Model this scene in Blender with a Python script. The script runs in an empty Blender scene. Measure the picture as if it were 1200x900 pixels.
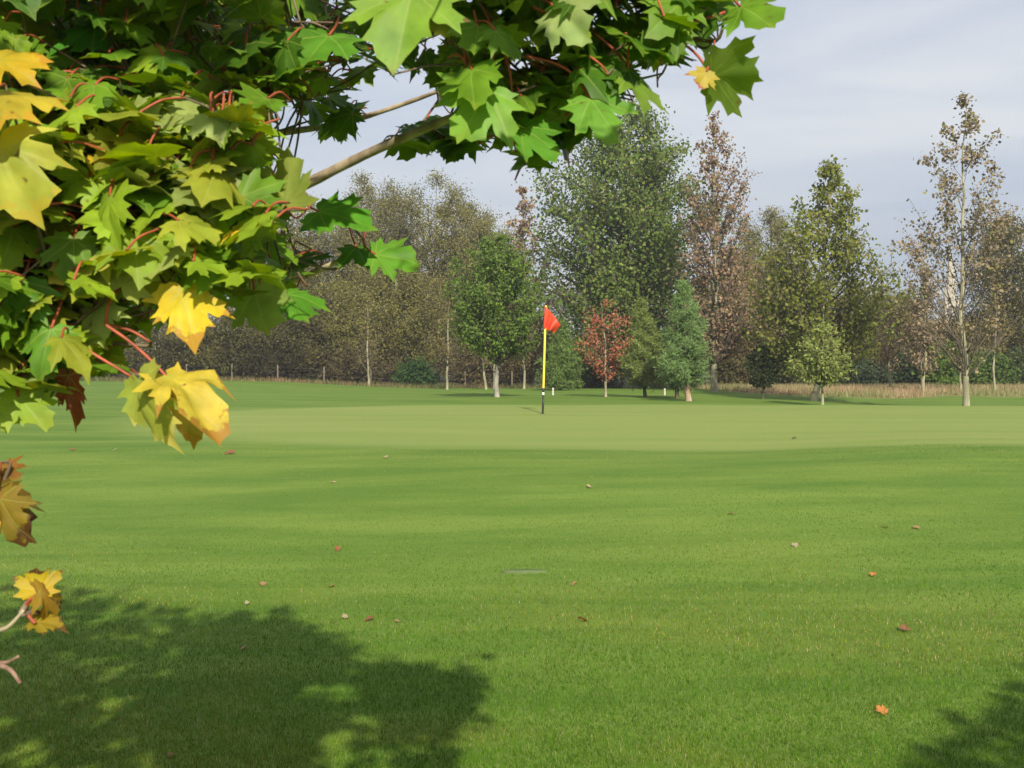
import bpy, math
import numpy as np
from mathutils import Vector
R = math.radians
rng = np.random.default_rng(7)
scene = bpy.context.scene
COL = scene.collection

# ------------------------------------------------------------------ camera, sky, sun, exposure
F = 1287.0                      # focal length in pixels of the 1200 px wide photograph
EYE = np.array([0.0, 0.0, 1.6])
PITCH = math.atan(25 / F)
cam = bpy.data.cameras.new('camera')
cam.sensor_width = 36; cam.lens = 36 * F / 1200
cam.clip_start = 0.05; cam.clip_end = 6000
cam.dof.use_dof = True; cam.dof.focus_distance = 14; cam.dof.aperture_fstop = 15
cam_o = bpy.data.objects.new('camera', cam); COL.objects.link(cam_o)
cam_o.location = EYE; cam_o.rotation_euler = (R(90) - PITCH, 0, 0)
scene.camera = cam_o

SUN_EL, SUN_AZ = R(34), R(9)    # behind the camera, a little to its right
S = np.array([math.sin(SUN_AZ) * math.cos(SUN_EL), -math.cos(SUN_AZ) * math.cos(SUN_EL), math.sin(SUN_EL)])
sun = bpy.data.lights.new('sun', 'SUN'); sun.energy = 4.2; sun.angle = R(0.9); sun.color = (1, 0.93, 0.8)
sun_o = bpy.data.objects.new('sun', sun); COL.objects.link(sun_o)
sun_o.rotation_euler = Vector(S).to_track_quat('Z', 'Y').to_euler(); sun_o.location = (10, -20, 30)

w = bpy.data.worlds.new('World'); scene.world = w; w.use_nodes = True
nt = w.node_tree; N = nt.nodes; L = nt.links
bg = N['Background']; bg.inputs['Strength'].default_value = 0.1
sky = N.new('ShaderNodeTexSky'); sky.sky_type = 'NISHITA'; sky.sun_disc = False
sky.sun_elevation = SUN_EL; sky.sun_rotation = R(180) - SUN_AZ; sky.air_density = 1.0; sky.dust_density = 1.5; sky.ozone_density = 1.5
tc = N.new('ShaderNodeTexCoord'); mp = N.new('ShaderNodeMapping'); mp.inputs['Scale'].default_value = (1.3, 1.3, 8)
mp.inputs['Location'].default_value = (0.35, 0.2, 0.15)
no = N.new('ShaderNodeTexNoise'); no.inputs['Scale'].default_value = 1.6; no.inputs['Detail'].default_value = 6; no.inputs['Roughness'].default_value = 0.5; no.inputs['Distortion'].default_value = 0.3
rp = N.new('ShaderNodeValToRGB'); rp.color_ramp.elements[0].position = 0.34; rp.color_ramp.elements[1].position = 0.64
rp.color_ramp.elements[0].color = (0.55, 0.66, 0.87, 1); rp.color_ramp.elements[1].color = (1.08, 1.09, 1.10, 1)
sc5 = N.new('ShaderNodeVectorMath'); sc5.operation = 'SCALE'; sc5.inputs['Scale'].default_value = 4.9
mx = N.new('ShaderNodeMix'); mx.data_type = 'RGBA'; mx.inputs['Factor'].default_value = 0.82
L.new(tc.outputs['Generated'], mp.inputs['Vector']); L.new(mp.outputs['Vector'], no.inputs['Vector'])
L.new(no.outputs['Fac'], rp.inputs['Fac']); L.new(rp.outputs['Color'], sc5.inputs[0]); L.new(sc5.outputs[0], mx.inputs['B'])
L.new(sky.outputs['Color'], mx.inputs['A']); L.new(mx.outputs['Result'], bg.inputs['Color'])

scene.view_settings.view_transform = 'Standard'; scene.view_settings.look = 'None'
scene.view_settings.exposure = 0.74; scene.view_settings.gamma = 1
scene.cycles.max_bounces = 6; scene.cycles.transparent_max_bounces = 4

# ------------------------------------------------------------------ pixels <-> world
FWD = np.array([0, math.cos(PITCH), -math.sin(PITCH)]); UP = np.array([0, math.sin(PITCH), math.cos(PITCH)])
def ray(px, py):
    v = FWD + (px - 600) / F * np.array([1.0, 0, 0]) + (450 - py) / F * UP
    return v
def P(px, py, d):
    v = ray(px, py); return EYE + v * (d / v[1])
def proj(p):
    q = np.asarray(p) - EYE
    z = q @ FWD
    return 600 + F * q[0] / z, 450 - F * (q @ UP) / z, z

def sstep(a, b, x):
    t = np.clip((x - a) / (b - a), 0, 1); return t * t * (3 - 2 * t)
def height(x, y):
    x = np.asarray(x, float); y = np.asarray(y, float)
    mound = sstep(7.2, 14.2, y + 0.9 * np.sin(x * 0.23 + 0.6) - 0.10 * np.maximum(-x, 0))
    z = 0.47 * mound + 0.12 * sstep(13, 22.5, y) - 0.12 * sstep(24, 33, y) - 0.12 * sstep(33, 48, y) - 0.12 * sstep(48, 62, y)
    z = z + 0.40 * sstep(3, 16, -x) * sstep(28, 62, y) - 0.28 * sstep(5, 14, x) * sstep(25, 33, y) * (1 - sstep(38, 50, y))
    z = z + 0.030 * np.sin(x * 0.55 + y * 0.21) * np.sin(y * 0.38 + 1.2) * (1 - 0.6 * sstep(13, 16, y)) + 0.008 * np.sin(x * 1.3 - y * 0.8)
    z = z + 0.10 * sstep(2.5, 6, x) * sstep(9.5, 13, y) * (1 - sstep(14, 18, y))
    return z
def ground_hit(px, py):
    v = ray(px, py); v = v / v[1]
    ts = np.concatenate([np.arange(1.5, 40, 0.05), np.arange(40, 140, 0.2)])
    pts = EYE + ts[:, None] * v
    k = np.argmax(pts[:, 2] < height(pts[:, 0], pts[:, 1]))
    d = ts[k] if pts[k, 2] < height(pts[k, 0], pts[k, 1]) else 90.0
    x, y = pts[np.searchsorted(ts, d)][:2]
    return np.array([x, y, float(height(x, y))])

def in_poly(poly, x, y):
    c = False; j = len(poly) - 1
    for i in range(len(poly)):
        xi, yi = poly[i]; xj, yj = poly[j]
        if (yi > y) != (yj > y) and x < (xj - xi) * (y - yi) / (yj - yi) + xi: c = not c
        j = i
    return c

# ------------------------------------------------------------------ mesh helpers
class MB:
    """collects verts / faces / vertex colours / leaf coordinates of ONE mesh"""
    def __init__(s): s.v = []; s.f = []; s.c = []; s.uv = []; s.m = []; s.n = 0; s.rim = []
    def add(s, v, faces, col=(1, 1, 1), uv=None, mat=0):
        v = np.asarray(v, float).reshape(-1, 3); n = len(v)
        c = np.asarray(col, float)
        s.v.append(v); s.c.append(np.broadcast_to(c, (n, 3)))
        s.uv.append(np.zeros((n, 2)) if uv is None else np.asarray(uv))
        for f in (faces if isinstance(faces, list) else [faces]):
            f = np.asarray(f, int) + s.n; s.f.append(f); s.m.append(np.full(len(f), mat))
        s.n += n
    def tube(s, pts, rad, sides=6, col=(1, 1, 1), mat=0, cap=True):
        pts = np.asarray(pts, float); k = len(pts); rad = np.broadcast_to(np.asarray(rad, float), (k,))
        t = np.gradient(pts, axis=0); t /= np.linalg.norm(t, axis=1)[:, None] + 1e-9
        ref = np.array([0, 0, 1.0]) if abs(t[:, 2]).mean() < 0.8 else np.array([1.0, 0, 0])
        a = np.cross(t, ref); a /= np.linalg.norm(a, axis=1)[:, None] + 1e-9; b = np.cross(t, a)
        th = np.arange(sides) / sides * 2 * np.pi
        v = pts[:, None] + rad[:, None, None] * (np.cos(th)[None, :, None] * a[:, None] + np.sin(th)[None, :, None] * b[:, None])
        i = np.arange(k - 1)[:, None] * sides; j = np.arange(sides)[None]; j2 = (j + 1) % sides
        q = np.stack([i + j, i + j2, i + sides + j2, i + sides + j], -1).reshape(-1, 4)
        uv = np.stack([np.tile(th / 6.283, k), np.repeat(np.arange(k), sides) / k], -1)
        fs = [q]
        if cap: fs.append(np.arange(sides)[None] + (k - 1) * sides)
        s.add(v.reshape(-1, 3), fs, col, uv, mat)
    def lathe(s, prof, sides=16, col=(1, 1, 1), mat=0, c=(0, 0, 0)):
        th = np.arange(sides) / sides * 2 * np.pi
        v = np.array([[r * math.cos(a) + c[0], r * math.sin(a) + c[1], z + c[2]] for r, z in prof for a in th])
        k = len(prof); i = np.arange(k - 1)[:, None] * sides; j = np.arange(sides)[None]; j2 = (j + 1) % sides
        q = np.stack([i + j, i + j2, i + sides + j2, i + sides + j], -1).reshape(-1, 4)
        s.add(v, [q, np.arange(sides)[None] + (k - 1) * sides], col, None, mat)
    def box(s, lo, hi, col=(1, 1, 1), mat=0):
        x0, y0, z0 = lo; x1, y1, z1 = hi
        v = [(x0,y0,z0),(x1,y0,z0),(x1,y1,z0),(x0,y1,z0),(x0,y0,z1),(x1,y0,z1),(x1,y1,z1),(x0,y1,z1)]
        s.add(v, np.array([(0,3,2,1),(4,5,6,7),(0,1,5,4),(1,2,6,5),(2,3,7,6),(3,0,4,7)]), col, None, mat)
    def quads(s, p, u, wd, col, mat=0):
        """leaf blades: p base, u long axis (with length), wd half side vector"""
        n = len(p)
        v = np.stack([p, p + 0.45 * u + wd, p + u, p + 0.45 * u - wd], 1).reshape(-1, 3)
        f = np.arange(4 * n).reshape(-1, 4)
        s.add(v, f, np.repeat(col, 4, 0), None, mat)
    def build(s, name, mats, parent=None, smooth=False):
        me = bpy.data.meshes.new(name)
        v = np.concatenate(s.v); c = np.concatenate(s.c); uv = np.concatenate(s.uv)
        li = np.concatenate([f.ravel() for f in s.f]); tot = np.concatenate([np.full(len(f), f.shape[1]) for f in s.f])
        st = np.concatenate([[0], np.cumsum(tot)[:-1]])
        me.vertices.add(len(v)); me.vertices.foreach_set('co', v.astype(np.float32).ravel())
        me.loops.add(len(li)); me.loops.foreach_set('vertex_index', li.astype(np.int32))
        me.polygons.add(len(tot)); me.polygons.foreach_set('loop_start', st.astype(np.int32))
        me.polygons.foreach_set('material_index', np.concatenate(s.m).astype(np.int32))
        me.polygons.foreach_set('use_smooth', np.full(len(tot), smooth))
        me.update(calc_edges=True)
        a = me.color_attributes.new('Col', 'FLOAT_COLOR', 'POINT')
        a.data.foreach_set('color', np.concatenate([c, np.ones((len(c), 1))], 1).astype(np.float32).ravel())
        if s.rim:
            a = me.color_attributes.new('Rim', 'FLOAT_COLOR', 'POINT'); rr = np.zeros((len(c), 4)); q = np.concatenate(s.rim); rr[:len(q)] = q
            a.data.foreach_set('color', rr.astype(np.float32).ravel())
        u = me.uv_layers.new(name='UVMap'); u.data.foreach_set('uv', uv[li].astype(np.float32).ravel())
        for m in (mats if isinstance(mats, (list, tuple)) else [mats]): me.materials.append(m)
        me.validate()
        o = bpy.data.objects.new(name, me); COL.objects.link(o)
        if parent: o.parent = parent
        return o
def tag(o, label, cat, group=None, kind=None):
    if label: o['label'] = label
    if cat: o['category'] = cat
    if group: o['group'] = group
    if kind: o['kind'] = kind
    return o
def empty(name, loc, label, cat, group=None):
    o = bpy.data.objects.new(name, None); COL.objects.link(o); o.location = loc; o.empty_display_size = 0.3
    return tag(o, label, cat, group)

# ------------------------------------------------------------------ materials
def new_mat(name):
    m = bpy.data.materials.new(name); m.use_nodes = True
    return m, m.node_tree.nodes, m.node_tree.links, m.node_tree.nodes['Principled BSDF'], m.node_tree.nodes['Material Output']
def plain(name, col, rough=0.6, noise=0.0, scale=20.0, spec=0.3):
    m, N, L, b, out = new_mat(name)
    b.inputs['Base Color'].default_value = (*col, 1); b.inputs['Roughness'].default_value = rough
    b.inputs['Specular IOR Level'].default_value = spec
    if noise:
        t = N.new('ShaderNodeTexCoord'); n = N.new('ShaderNodeTexNoise'); n.inputs['Scale'].default_value = scale; n.inputs['Detail'].default_value = 5
        h = N.new('ShaderNodeMapRange'); h.inputs['To Min'].default_value = 1 - noise; h.inputs['To Max'].default_value = 1 + noise
        h.inputs['From Min'].default_value = 0.25; h.inputs['From Max'].default_value = 0.75
        vm = N.new('ShaderNodeVectorMath'); vm.operation = 'SCALE'; vm.inputs[0].default_value = col
        L.new(t.outputs['Object'], n.inputs['Vector']); L.new(n.outputs['Fac'], h.inputs['Value']); L.new(h.outputs['Result'], vm.inputs['Scale'])
        L.new(vm.outputs['Vector'], b.inputs['Base Color'])
    return m
def foliage(name, trans=0.3, rough=0.6, spec=0.25):
    m, N, L, b, out = new_mat(name)
    a = N.new('ShaderNodeAttribute'); a.attribute_name = 'Col'
    L.new(a.outputs['Color'], b.inputs['Base Color']); b.inputs['Roughness'].default_value = rough; b.inputs['Specular IOR Level'].default_value = spec
    t = N.new('ShaderNodeBsdfTranslucent'); L.new(a.outputs['Color'], t.inputs['Color'])
    x = N.new('ShaderNodeMixShader'); x.inputs[0].default_value = trans
    L.new(b.outputs[0], x.inputs[1]); L.new(t.outputs[0], x.inputs[2]); L.new(x.outputs[0], out.inputs['Surface'])
    return m
def bark(name, c0, c1, scale=14):
    m, N, L, b, out = new_mat(name)
    t = N.new('ShaderNodeTexCoord'); mp = N.new('ShaderNodeMapping'); mp.inputs['Scale'].default_value = (1, 1, 0.35)
    n = N.new('ShaderNodeTexNoise'); n.inputs['Scale'].default_value = scale; n.inputs['Detail'].default_value = 6
    r = N.new('ShaderNodeValToRGB'); r.color_ramp.elements[0].position = 0.35; r.color_ramp.elements[1].position = 0.65
    r.color_ramp.elements[0].color = (*c0, 1); r.color_ramp.elements[1].color = (*c1, 1)
    L.new(t.outputs['Object'], mp.inputs['Vector']); L.new(mp.outputs['Vector'], n.inputs['Vector']); L.new(n.outputs['Fac'], r.inputs['Fac'])
    L.new(r.outputs['Color'], b.inputs['Base Color']); b.inputs['Roughness'].default_value = 0.85; b.inputs['Specular IOR Level'].default_value = 0.2
    bp = N.new('ShaderNodeBump'); bp.inputs['Strength'].default_value = 0.4; bp.inputs['Distance'].default_value = 0.01
    L.new(n.outputs['Fac'], bp.inputs['Height']); L.new(bp.outputs['Normal'], b.inputs['Normal'])
    return m
def maple_leaf_mat():
    m, N, L, b, out = new_mat('maple_leaf_blade')
    def math_(op, a, b_=None):
        n = N.new('ShaderNodeMath'); n.operation = op
        for k, x in enumerate((a, b_)):
            if x is None: continue
            if isinstance(x, (int, float)): n.inputs[k].default_value = x
            else: L.new(x, n.inputs[k])
        return n.outputs[0]
    uv = N.new('ShaderNodeUVMap'); sp = N.new('ShaderNodeSeparateXYZ'); L.new(uv.outputs[0], sp.inputs[0])
    u, v = sp.outputs[0], sp.outputs[1]
    au = math_('ABSOLUTE', u)
    best = None
    for ang in (90, 41, -3):
        c, s_ = math.cos(R(ang)), math.sin(R(ang))
        along = math_('ADD', math_('MULTIPLY', au, c), math_('MULTIPLY', v, s_))
        across = math_('ABSOLUTE', math_('SUBTRACT', math_('MULTIPLY', au, s_), math_('MULTIPLY', v, c)))
        pen = math_('MULTIPLY', math_('LESS_THAN', along, 0.0), 5.0)
        q = math_('ADD', math_('ADD', across, pen), math_('MULTIPLY', along, 0.008))
        best = q if best is None else math_('MINIMUM', best, q)
    mr = N.new('ShaderNodeMapRange'); mr.inputs['From Min'].default_value = 0.004; mr.inputs['From Max'].default_value = 0.020
    mr.inputs['To Min'].default_value = 0.42; mr.inputs['To Max'].default_value = 0.0
    L.new(best, mr.inputs['Value'])
    a = N.new('ShaderNodeAttribute'); a.attribute_name = 'Col'
    g = N.new('ShaderNodeNewGeometry')
    n1 = N.new('ShaderNodeTexNoise'); n1.inputs['Scale'].default_value = 26; n1.inputs['Detail'].default_value = 4
    t = N.new('ShaderNodeTexCoord'); L.new(t.outputs['Object'], n1.inputs['Vector'])
    sc = N.new('ShaderNodeMapRange'); sc.inputs['From Min'].default_value = 0.3; sc.inputs['From Max'].default_value = 0.7; sc.inputs['To Min'].default_value = 0.78; sc.inputs['To Max'].default_value = 1.2
    L.new(n1.outputs['Fac'], sc.inputs['Value'])
    vm = N.new('ShaderNodeVectorMath'); vm.operation = 'SCALE'; L.new(a.outputs['Color'], vm.inputs[0]); L.new(sc.outputs[0], vm.inputs['Scale'])
    ra = N.new('ShaderNodeAttribute'); ra.attribute_name = 'Rim'
    n3 = N.new('ShaderNodeTexNoise'); n3.inputs['Scale'].default_value = 75; n3.inputs['Detail'].default_value = 6; n3.inputs['Roughness'].default_value = 0.65; L.new(t.outputs['Object'], n3.inputs['Vector'])
    rm = N.new('ShaderNodeMapRange'); rm.inputs['From Min'].default_value = 1.12; rm.inputs['From Max'].default_value = 1.22
    L.new(math_('ADD', ra.outputs['Alpha'], math_('MULTIPLY', n3.outputs['Fac'], 1.25)), rm.inputs['Value'])
    m0 = N.new('ShaderNodeMix'); m0.data_type = 'RGBA'; L.new(rm.outputs[0], m0.inputs['Factor']); L.new(vm.outputs[0], m0.inputs['A']); L.new(ra.outputs['Color'], m0.inputs['B'])
    # green still left in patches between the veins
    n4 = N.new('ShaderNodeTexNoise'); n4.inputs['Scale'].default_value = 15; n4.inputs['Detail'].default_value = 5; L.new(t.outputs['Object'], n4.inputs['Vector'])
    gm = N.new('ShaderNodeMapRange'); gm.inputs['From Min'].default_value = 0.48; gm.inputs['From Max'].default_value = 0.70; gm.inputs['To Max'].default_value = 0.55; L.new(n4.outputs['Fac'], gm.inputs['Value'])
    mg = N.new('ShaderNodeMix'); mg.data_type = 'RGBA'; mg.blend_type = 'MULTIPLY'; mg.inputs['B'].default_value = (0.62, 0.86, 0.7, 1); L.new(gm.outputs[0], mg.inputs['Factor']); L.new(m0.outputs['Result'], mg.inputs['A'])
    m1 = N.new('ShaderNodeMix'); m1.data_type = 'RGBA'; m1.inputs['B'].default_value = (0.36, 0.42, 0.10, 1)
    L.new(mr.outputs[0], m1.inputs['Factor']); L.new(mg.outputs['Result'], m1.inputs['A'])
    # small brown flecks of autumn
    n2 = N.new('ShaderNodeTexNoise'); n2.inputs['Scale'].default_value = 45; n2.inputs['Detail'].default_value = 2; L.new(t.outputs['Object'], n2.inputs['Vector'])
    fl = N.new('ShaderNodeMapRange'); fl.inputs['From Min'].default_value = 0.70; fl.inputs['From Max'].default_value = 0.76; fl.inputs['To Max'].default_value = 0.8
    L.new(n2.outputs['Fac'], fl.inputs['Value'])
    m2 = N.new('ShaderNodeMix'); m2.data_type = 'RGBA'; m2.inputs['B'].default_value = (0.13, 0.06, 0.02, 1)
    L.new(fl.outputs[0], m2.inputs['Factor']); L.new(m1.outputs['Result'], m2.inputs['A'])
    # paler underside
    m3 = N.new('ShaderNodeMix'); m3.data_type = 'RGBA'; m3.inputs['B'].default_value = (0.29, 0.34, 0.09, 1)
    bf = math_('MULTIPLY', g.outputs['Backfacing'], 0.35); L.new(bf, m3.inputs['Factor']); L.new(m2.outputs['Result'], m3.inputs['A'])
    L.new(m3.outputs['Result'], b.inputs['Base Color'])
    b.inputs['Roughness'].default_value = 0.5; b.inputs['Specular IOR Level'].default_value = 0.22
    bp = N.new('ShaderNodeBump'); bp.inputs['Strength'].default_value = 0.35; bp.inputs['Distance'].default_value = 0.003
    L.new(math_('MINIMUM', best, 0.06), bp.inputs['Height']); L.new(bp.outputs['Normal'], b.inputs['Normal'])
    tl = N.new('ShaderNodeBsdfTranslucent')
    hs = N.new('ShaderNodeHueSaturation'); hs.inputs['Hue'].default_value = 0.485; hs.inputs['Saturation'].default_value = 1.15; hs.inputs['Value'].default_value = 1.5
    L.new(m2.outputs['Result'], hs.inputs['Color']); L.new(hs.outputs[0], tl.inputs['Color'])
    x = N.new('ShaderNodeMixShader'); x.inputs[0].default_value = 0.36
    L.new(b.outputs[0], x.inputs[1]); L.new(tl.outputs[0], x.inputs[2]); L.new(x.outputs[0], out.inputs['Surface'])
    return m

GREEN_C, GREEN_A, GREEN_B = (8.2, 20.6), 15.2, 6.9
def green_mask(x, y):
    q = (np.abs((x - GREEN_C[0]) / GREEN_A) ** 2.6 + np.abs((y - GREEN_C[1] - 0.25 * np.sin(x * 0.5)) / GREEN_B) ** 2.6)
    return 1 - sstep(0.84, 1.10, q)
def straw_mask(x, y):
    edge = 44.5 + 1.4 * np.sin(x * 0.35) + 0.7 * np.sin(x * 1.1 + 1) - 0.16 * np.maximum(x - 12, 0) + 2.5 * sstep(11.5, 9, x)
    return sstep(edge, edge + 1.2, y) * (1 - sstep(57, 59, y)) * sstep(8.8, 10.5, x)
def ground_mat():
    m, N, L, b, out = new_mat('mown_turf')
    geo = N.new('ShaderNodeNewGeometry')
    def noise(scale, detail=4, rough=0.55, vec=None, sx=1, sy=1):
        mp = N.new('ShaderNodeMapping'); mp.inputs['Scale'].default_value = (sx, sy, 1); L.new(geo.outputs['Position'], mp.inputs['Vector'])
        n = N.new('ShaderNodeTexNoise'); n.inputs['Scale'].default_value = scale; n.inputs['Detail'].default_value = detail; n.inputs['Roughness'].default_value = rough
        L.new(mp.outputs[0], n.inputs['Vector']); return n.outputs['Fac']
    def ramp(fac, c0, c1, p0=0.3, p1=0.7):
        r = N.new('ShaderNodeValToRGB'); r.color_ramp.elements[0].position = p0; r.color_ramp.elements[1].position = p1
        r.color_ramp.elements[0].color = (*c0, 1); r.color_ramp.elements[1].color = (*c1, 1); L.new(fac, r.inputs['Fac']); return r.outputs['Color']
    def mix(f, a, b_, mode='MIX'):
        x = N.new('ShaderNodeMix'); x.data_type = 'RGBA'; x.blend_type = mode
        if isinstance(f, float): x.inputs['Factor'].default_value = f
        else: L.new(f, x.inputs['Factor'])
        L.new(a, x.inputs['A']); L.new(b_, x.inputs['B']); return x.outputs['Result']
    def attr(n):
        a = N.new('ShaderNodeAttribute'); a.attribute_name = n; return a.outputs['Fac']
    fair = ramp(noise(0.55, 5, 0.6, sy=1.6), (0.082, 0.164, 0.015), (0.146, 0.216, 0.026), 0.36, 0.66)
    fair = mix(0.5, fair, ramp(noise(2.2, 5, 0.7), (0.076, 0.160, 0.015), (0.152, 0.214, 0.030)))
    fair = mix(0.45, fair, ramp(noise(38, 3, 0.7), (0.058, 0.128, 0.011), (0.182, 0.240, 0.046)))
    fair = mix(0.55, fair, ramp(noise(0.8, 5, 0.62, sx=0.4, sy=2.0), (0.058, 0.128, 0.013), (0.154, 0.218, 0.036), 0.38, 0.64))
    grn = ramp(noise(0.5, 5, 0.6, sx=0.35, sy=2.4), (0.150, 0.222, 0.040), (0.212, 0.256, 0.066), 0.35, 0.65)
    wv = N.new('ShaderNodeTexWave'); wv.bands_direction = 'Y'; wv.inputs['Scale'].default_value = 0.28; wv.inputs['Distortion'].default_value = 0.6; wv.inputs['Detail'].default_value = 2; L.new(geo.outputs['Position'], wv.inputs['Vector'])
    grn = mix(0.16, grn, ramp(wv.outputs['Fac'], (0.150, 0.212, 0.042), (0.245, 0.272, 0.080), 0.3, 0.7))
    grn = mix(0.3, grn, ramp(noise(60, 2), (0.15, 0.21, 0.04), (0.25, 0.285, 0.08)))
    strw = ramp(noise(3.5, 4), (0.16, 0.15, 0.05), (0.30, 0.235, 0.12))
    litter = ramp(noise(1.2, 5, 0.7), (0.045, 0.055, 0.018), (0.11, 0.09, 0.045))
    c = mix(attr('green'), fair, grn); c = mix(attr('straw'), c, strw); c = mix(attr('litter'), c, litter)
    L.new(c, b.inputs['Base Color']); b.inputs['Roughness'].default_value = 0.85; b.inputs['Specular IOR Level'].default_value = 0.15
    bp = N.new('ShaderNodeBump'); bp.inputs['Strength'].default_value = 0.55; bp.inputs['Distance'].default_value = 0.02
    L.new(noise(55, 4, 0.7), bp.inputs['Height']); L.new(bp.outputs['Normal'], b.inputs['Normal'])
    return m

M_leaf = foliage('tree_leaf', 0.34, 0.7, 0.12)
M_dry = foliage('dry_leaf', 0.22, 0.8, 0.1)
M_needle = foliage('needle', 0.12, 0.6)
M_grass = foliage('grass_blade', 0.25, 0.8, 0.08)
M_straw = foliage('straw_blade', 0.25, 0.8, 0.1)
M_maple = maple_leaf_mat()
M_stalk = plain('red_leaf_stalk', (0.33, 0.075, 0.035), 0.5, 0.45, 40)
M_twig = bark('twig_bark', (0.10, 0.07, 0.045), (0.22, 0.17, 0.11), 30)
M_pinktwig = bark('pinkish_twig_bark', (0.15, 0.085, 0.06), (0.33, 0.21, 0.155), 40)
M_maplebark = bark('maple_bark', (0.24, 0.18, 0.115), (0.52, 0.43, 0.29), 22)
M_pale = bark('pale_bark', (0.19, 0.175, 0.11), (0.36, 0.335, 0.215), 5)
M_grey = bark('grey_bark', (0.16, 0.15, 0.12), (0.34, 0.32, 0.25), 5)
M_dark = bark('dark_bark', (0.045, 0.038, 0.028), (0.11, 0.09, 0.065), 4)
M_branch = bark('branch_bark', (0.06, 0.05, 0.036), (0.15, 0.125, 0.09), 5)
M_pinebark = bark('pine_bark', (0.22, 0.13, 0.08), (0.45, 0.34, 0.25), 6)

# ------------------------------------------------------------------ ground
ys = np.concatenate([np.arange(-40, 2, 3.0), 2 * 1.018 ** np.arange(0, 215), np.array([100, 115, 135, 165, 210, 280, 400, 600, 900, 1400, 2200, 4000])])
uu = np.linspace(-1, 1, 241); xs = np.sinh(uu * 6.2) / np.sinh(6.2) * 3500
XX, YY = np.meshgrid(xs, ys); ZZ = height(XX, YY)
g = MB(); nx, ny = len(xs), len(ys)
i = np.arange(ny - 1)[:, None] * nx; j = np.arange(nx - 1)[None]
g.add(np.stack([XX, YY, ZZ], -1).reshape(-1, 3), np.stack([i + j, i + j + 1, i + nx + j + 1, i + nx + j], -1).reshape(-1, 4))
ground = g.build('ground', ground_mat(), smooth=True); ground['kind'] = 'structure'
for nm, arr in (('green', green_mask(XX, YY)), ('straw', straw_mask(XX, YY)),
                ('litter', sstep(59, 62, YY + 1.2 * np.sin(XX * 0.4)) )):
    a = ground.data.attributes.new(nm, 'FLOAT', 'POINT'); a.data.foreach_set('value', arr.astype(np.float32).ravel())

# ------------------------------------------------------------------ far church
def church():
    d = 330.0; s = d / F
    c = P(1113, 430, d); gz = float(height(c[0], d))
    root = empty('church', (c[0], d, gz), 'distant pale stone church tower with a tall tapering spire behind the trees', 'church')
    stone = plain('church_stone', (0.42, 0.37, 0.27), 0.85, 0.2, 0.6)
    zt = P(1113, 352, d)[2] - gz; zs = P(1113, 287, d)[2] - gz
    hw = 9.5 * s
    t = MB(); t.box((-hw, -hw, -1), (hw, hw, zt)); tower = t.build('tower', stone, root)
    p = MB(); p.box((-hw * 1.1, -hw * 1.1, zt + 0.01), (hw * 1.1, hw * 1.1, zt + 0.6))
    for sx in (-1, 1):
        for sy in (-1, 1): p.lathe([(0.55, zt + .6), (0.5, zt + 2.2), (0.02, zt + 4.6)], 6, c=(sx * hw * .95, sy * hw * .95, 0))
    p.build('parapet', stone, tower)
    q = MB(); q.lathe([(hw * 0.86, zt + 0.62), (hw * 0.62, zt + (zs - zt) * .35), (hw * .30, zt + (zs - zt) * .7), (0.06, zs)], 8); q.build('spire', stone, root)
    for k, sx in enumerate((-0.42, 0.42)):
        l = MB(); l.box((sx * hw - .5, -hw - .08, zt - 5), (sx * hw + .5, -hw - .02, zt - 1.8)); l.build('louvre', plain('louvre_wood', (0.08, 0.07, 0.06)), tower)
    n = MB(); n.box((hw + .01, -hw * .9, -1), (hw + 18, hw * .9, 6)); n.build('nave', stone, root)
    r = MB(); r.add([(hw + .02, -hw, 6.01), (hw + 18.3, -hw, 6.01), (hw + 18.3, hw, 6.01), (hw + .02, hw, 6.01), (hw + .02, 0, 10), (hw + 18.3, 0, 10)],
                    [np.array([(0, 1, 5, 4), (2, 3, 4, 5)]), np.array([(1, 2, 5), (3, 0, 4)])])
    r.build('roof', plain('roof_slate', (0.10, 0.10, 0.11)), root)
church()

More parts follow.
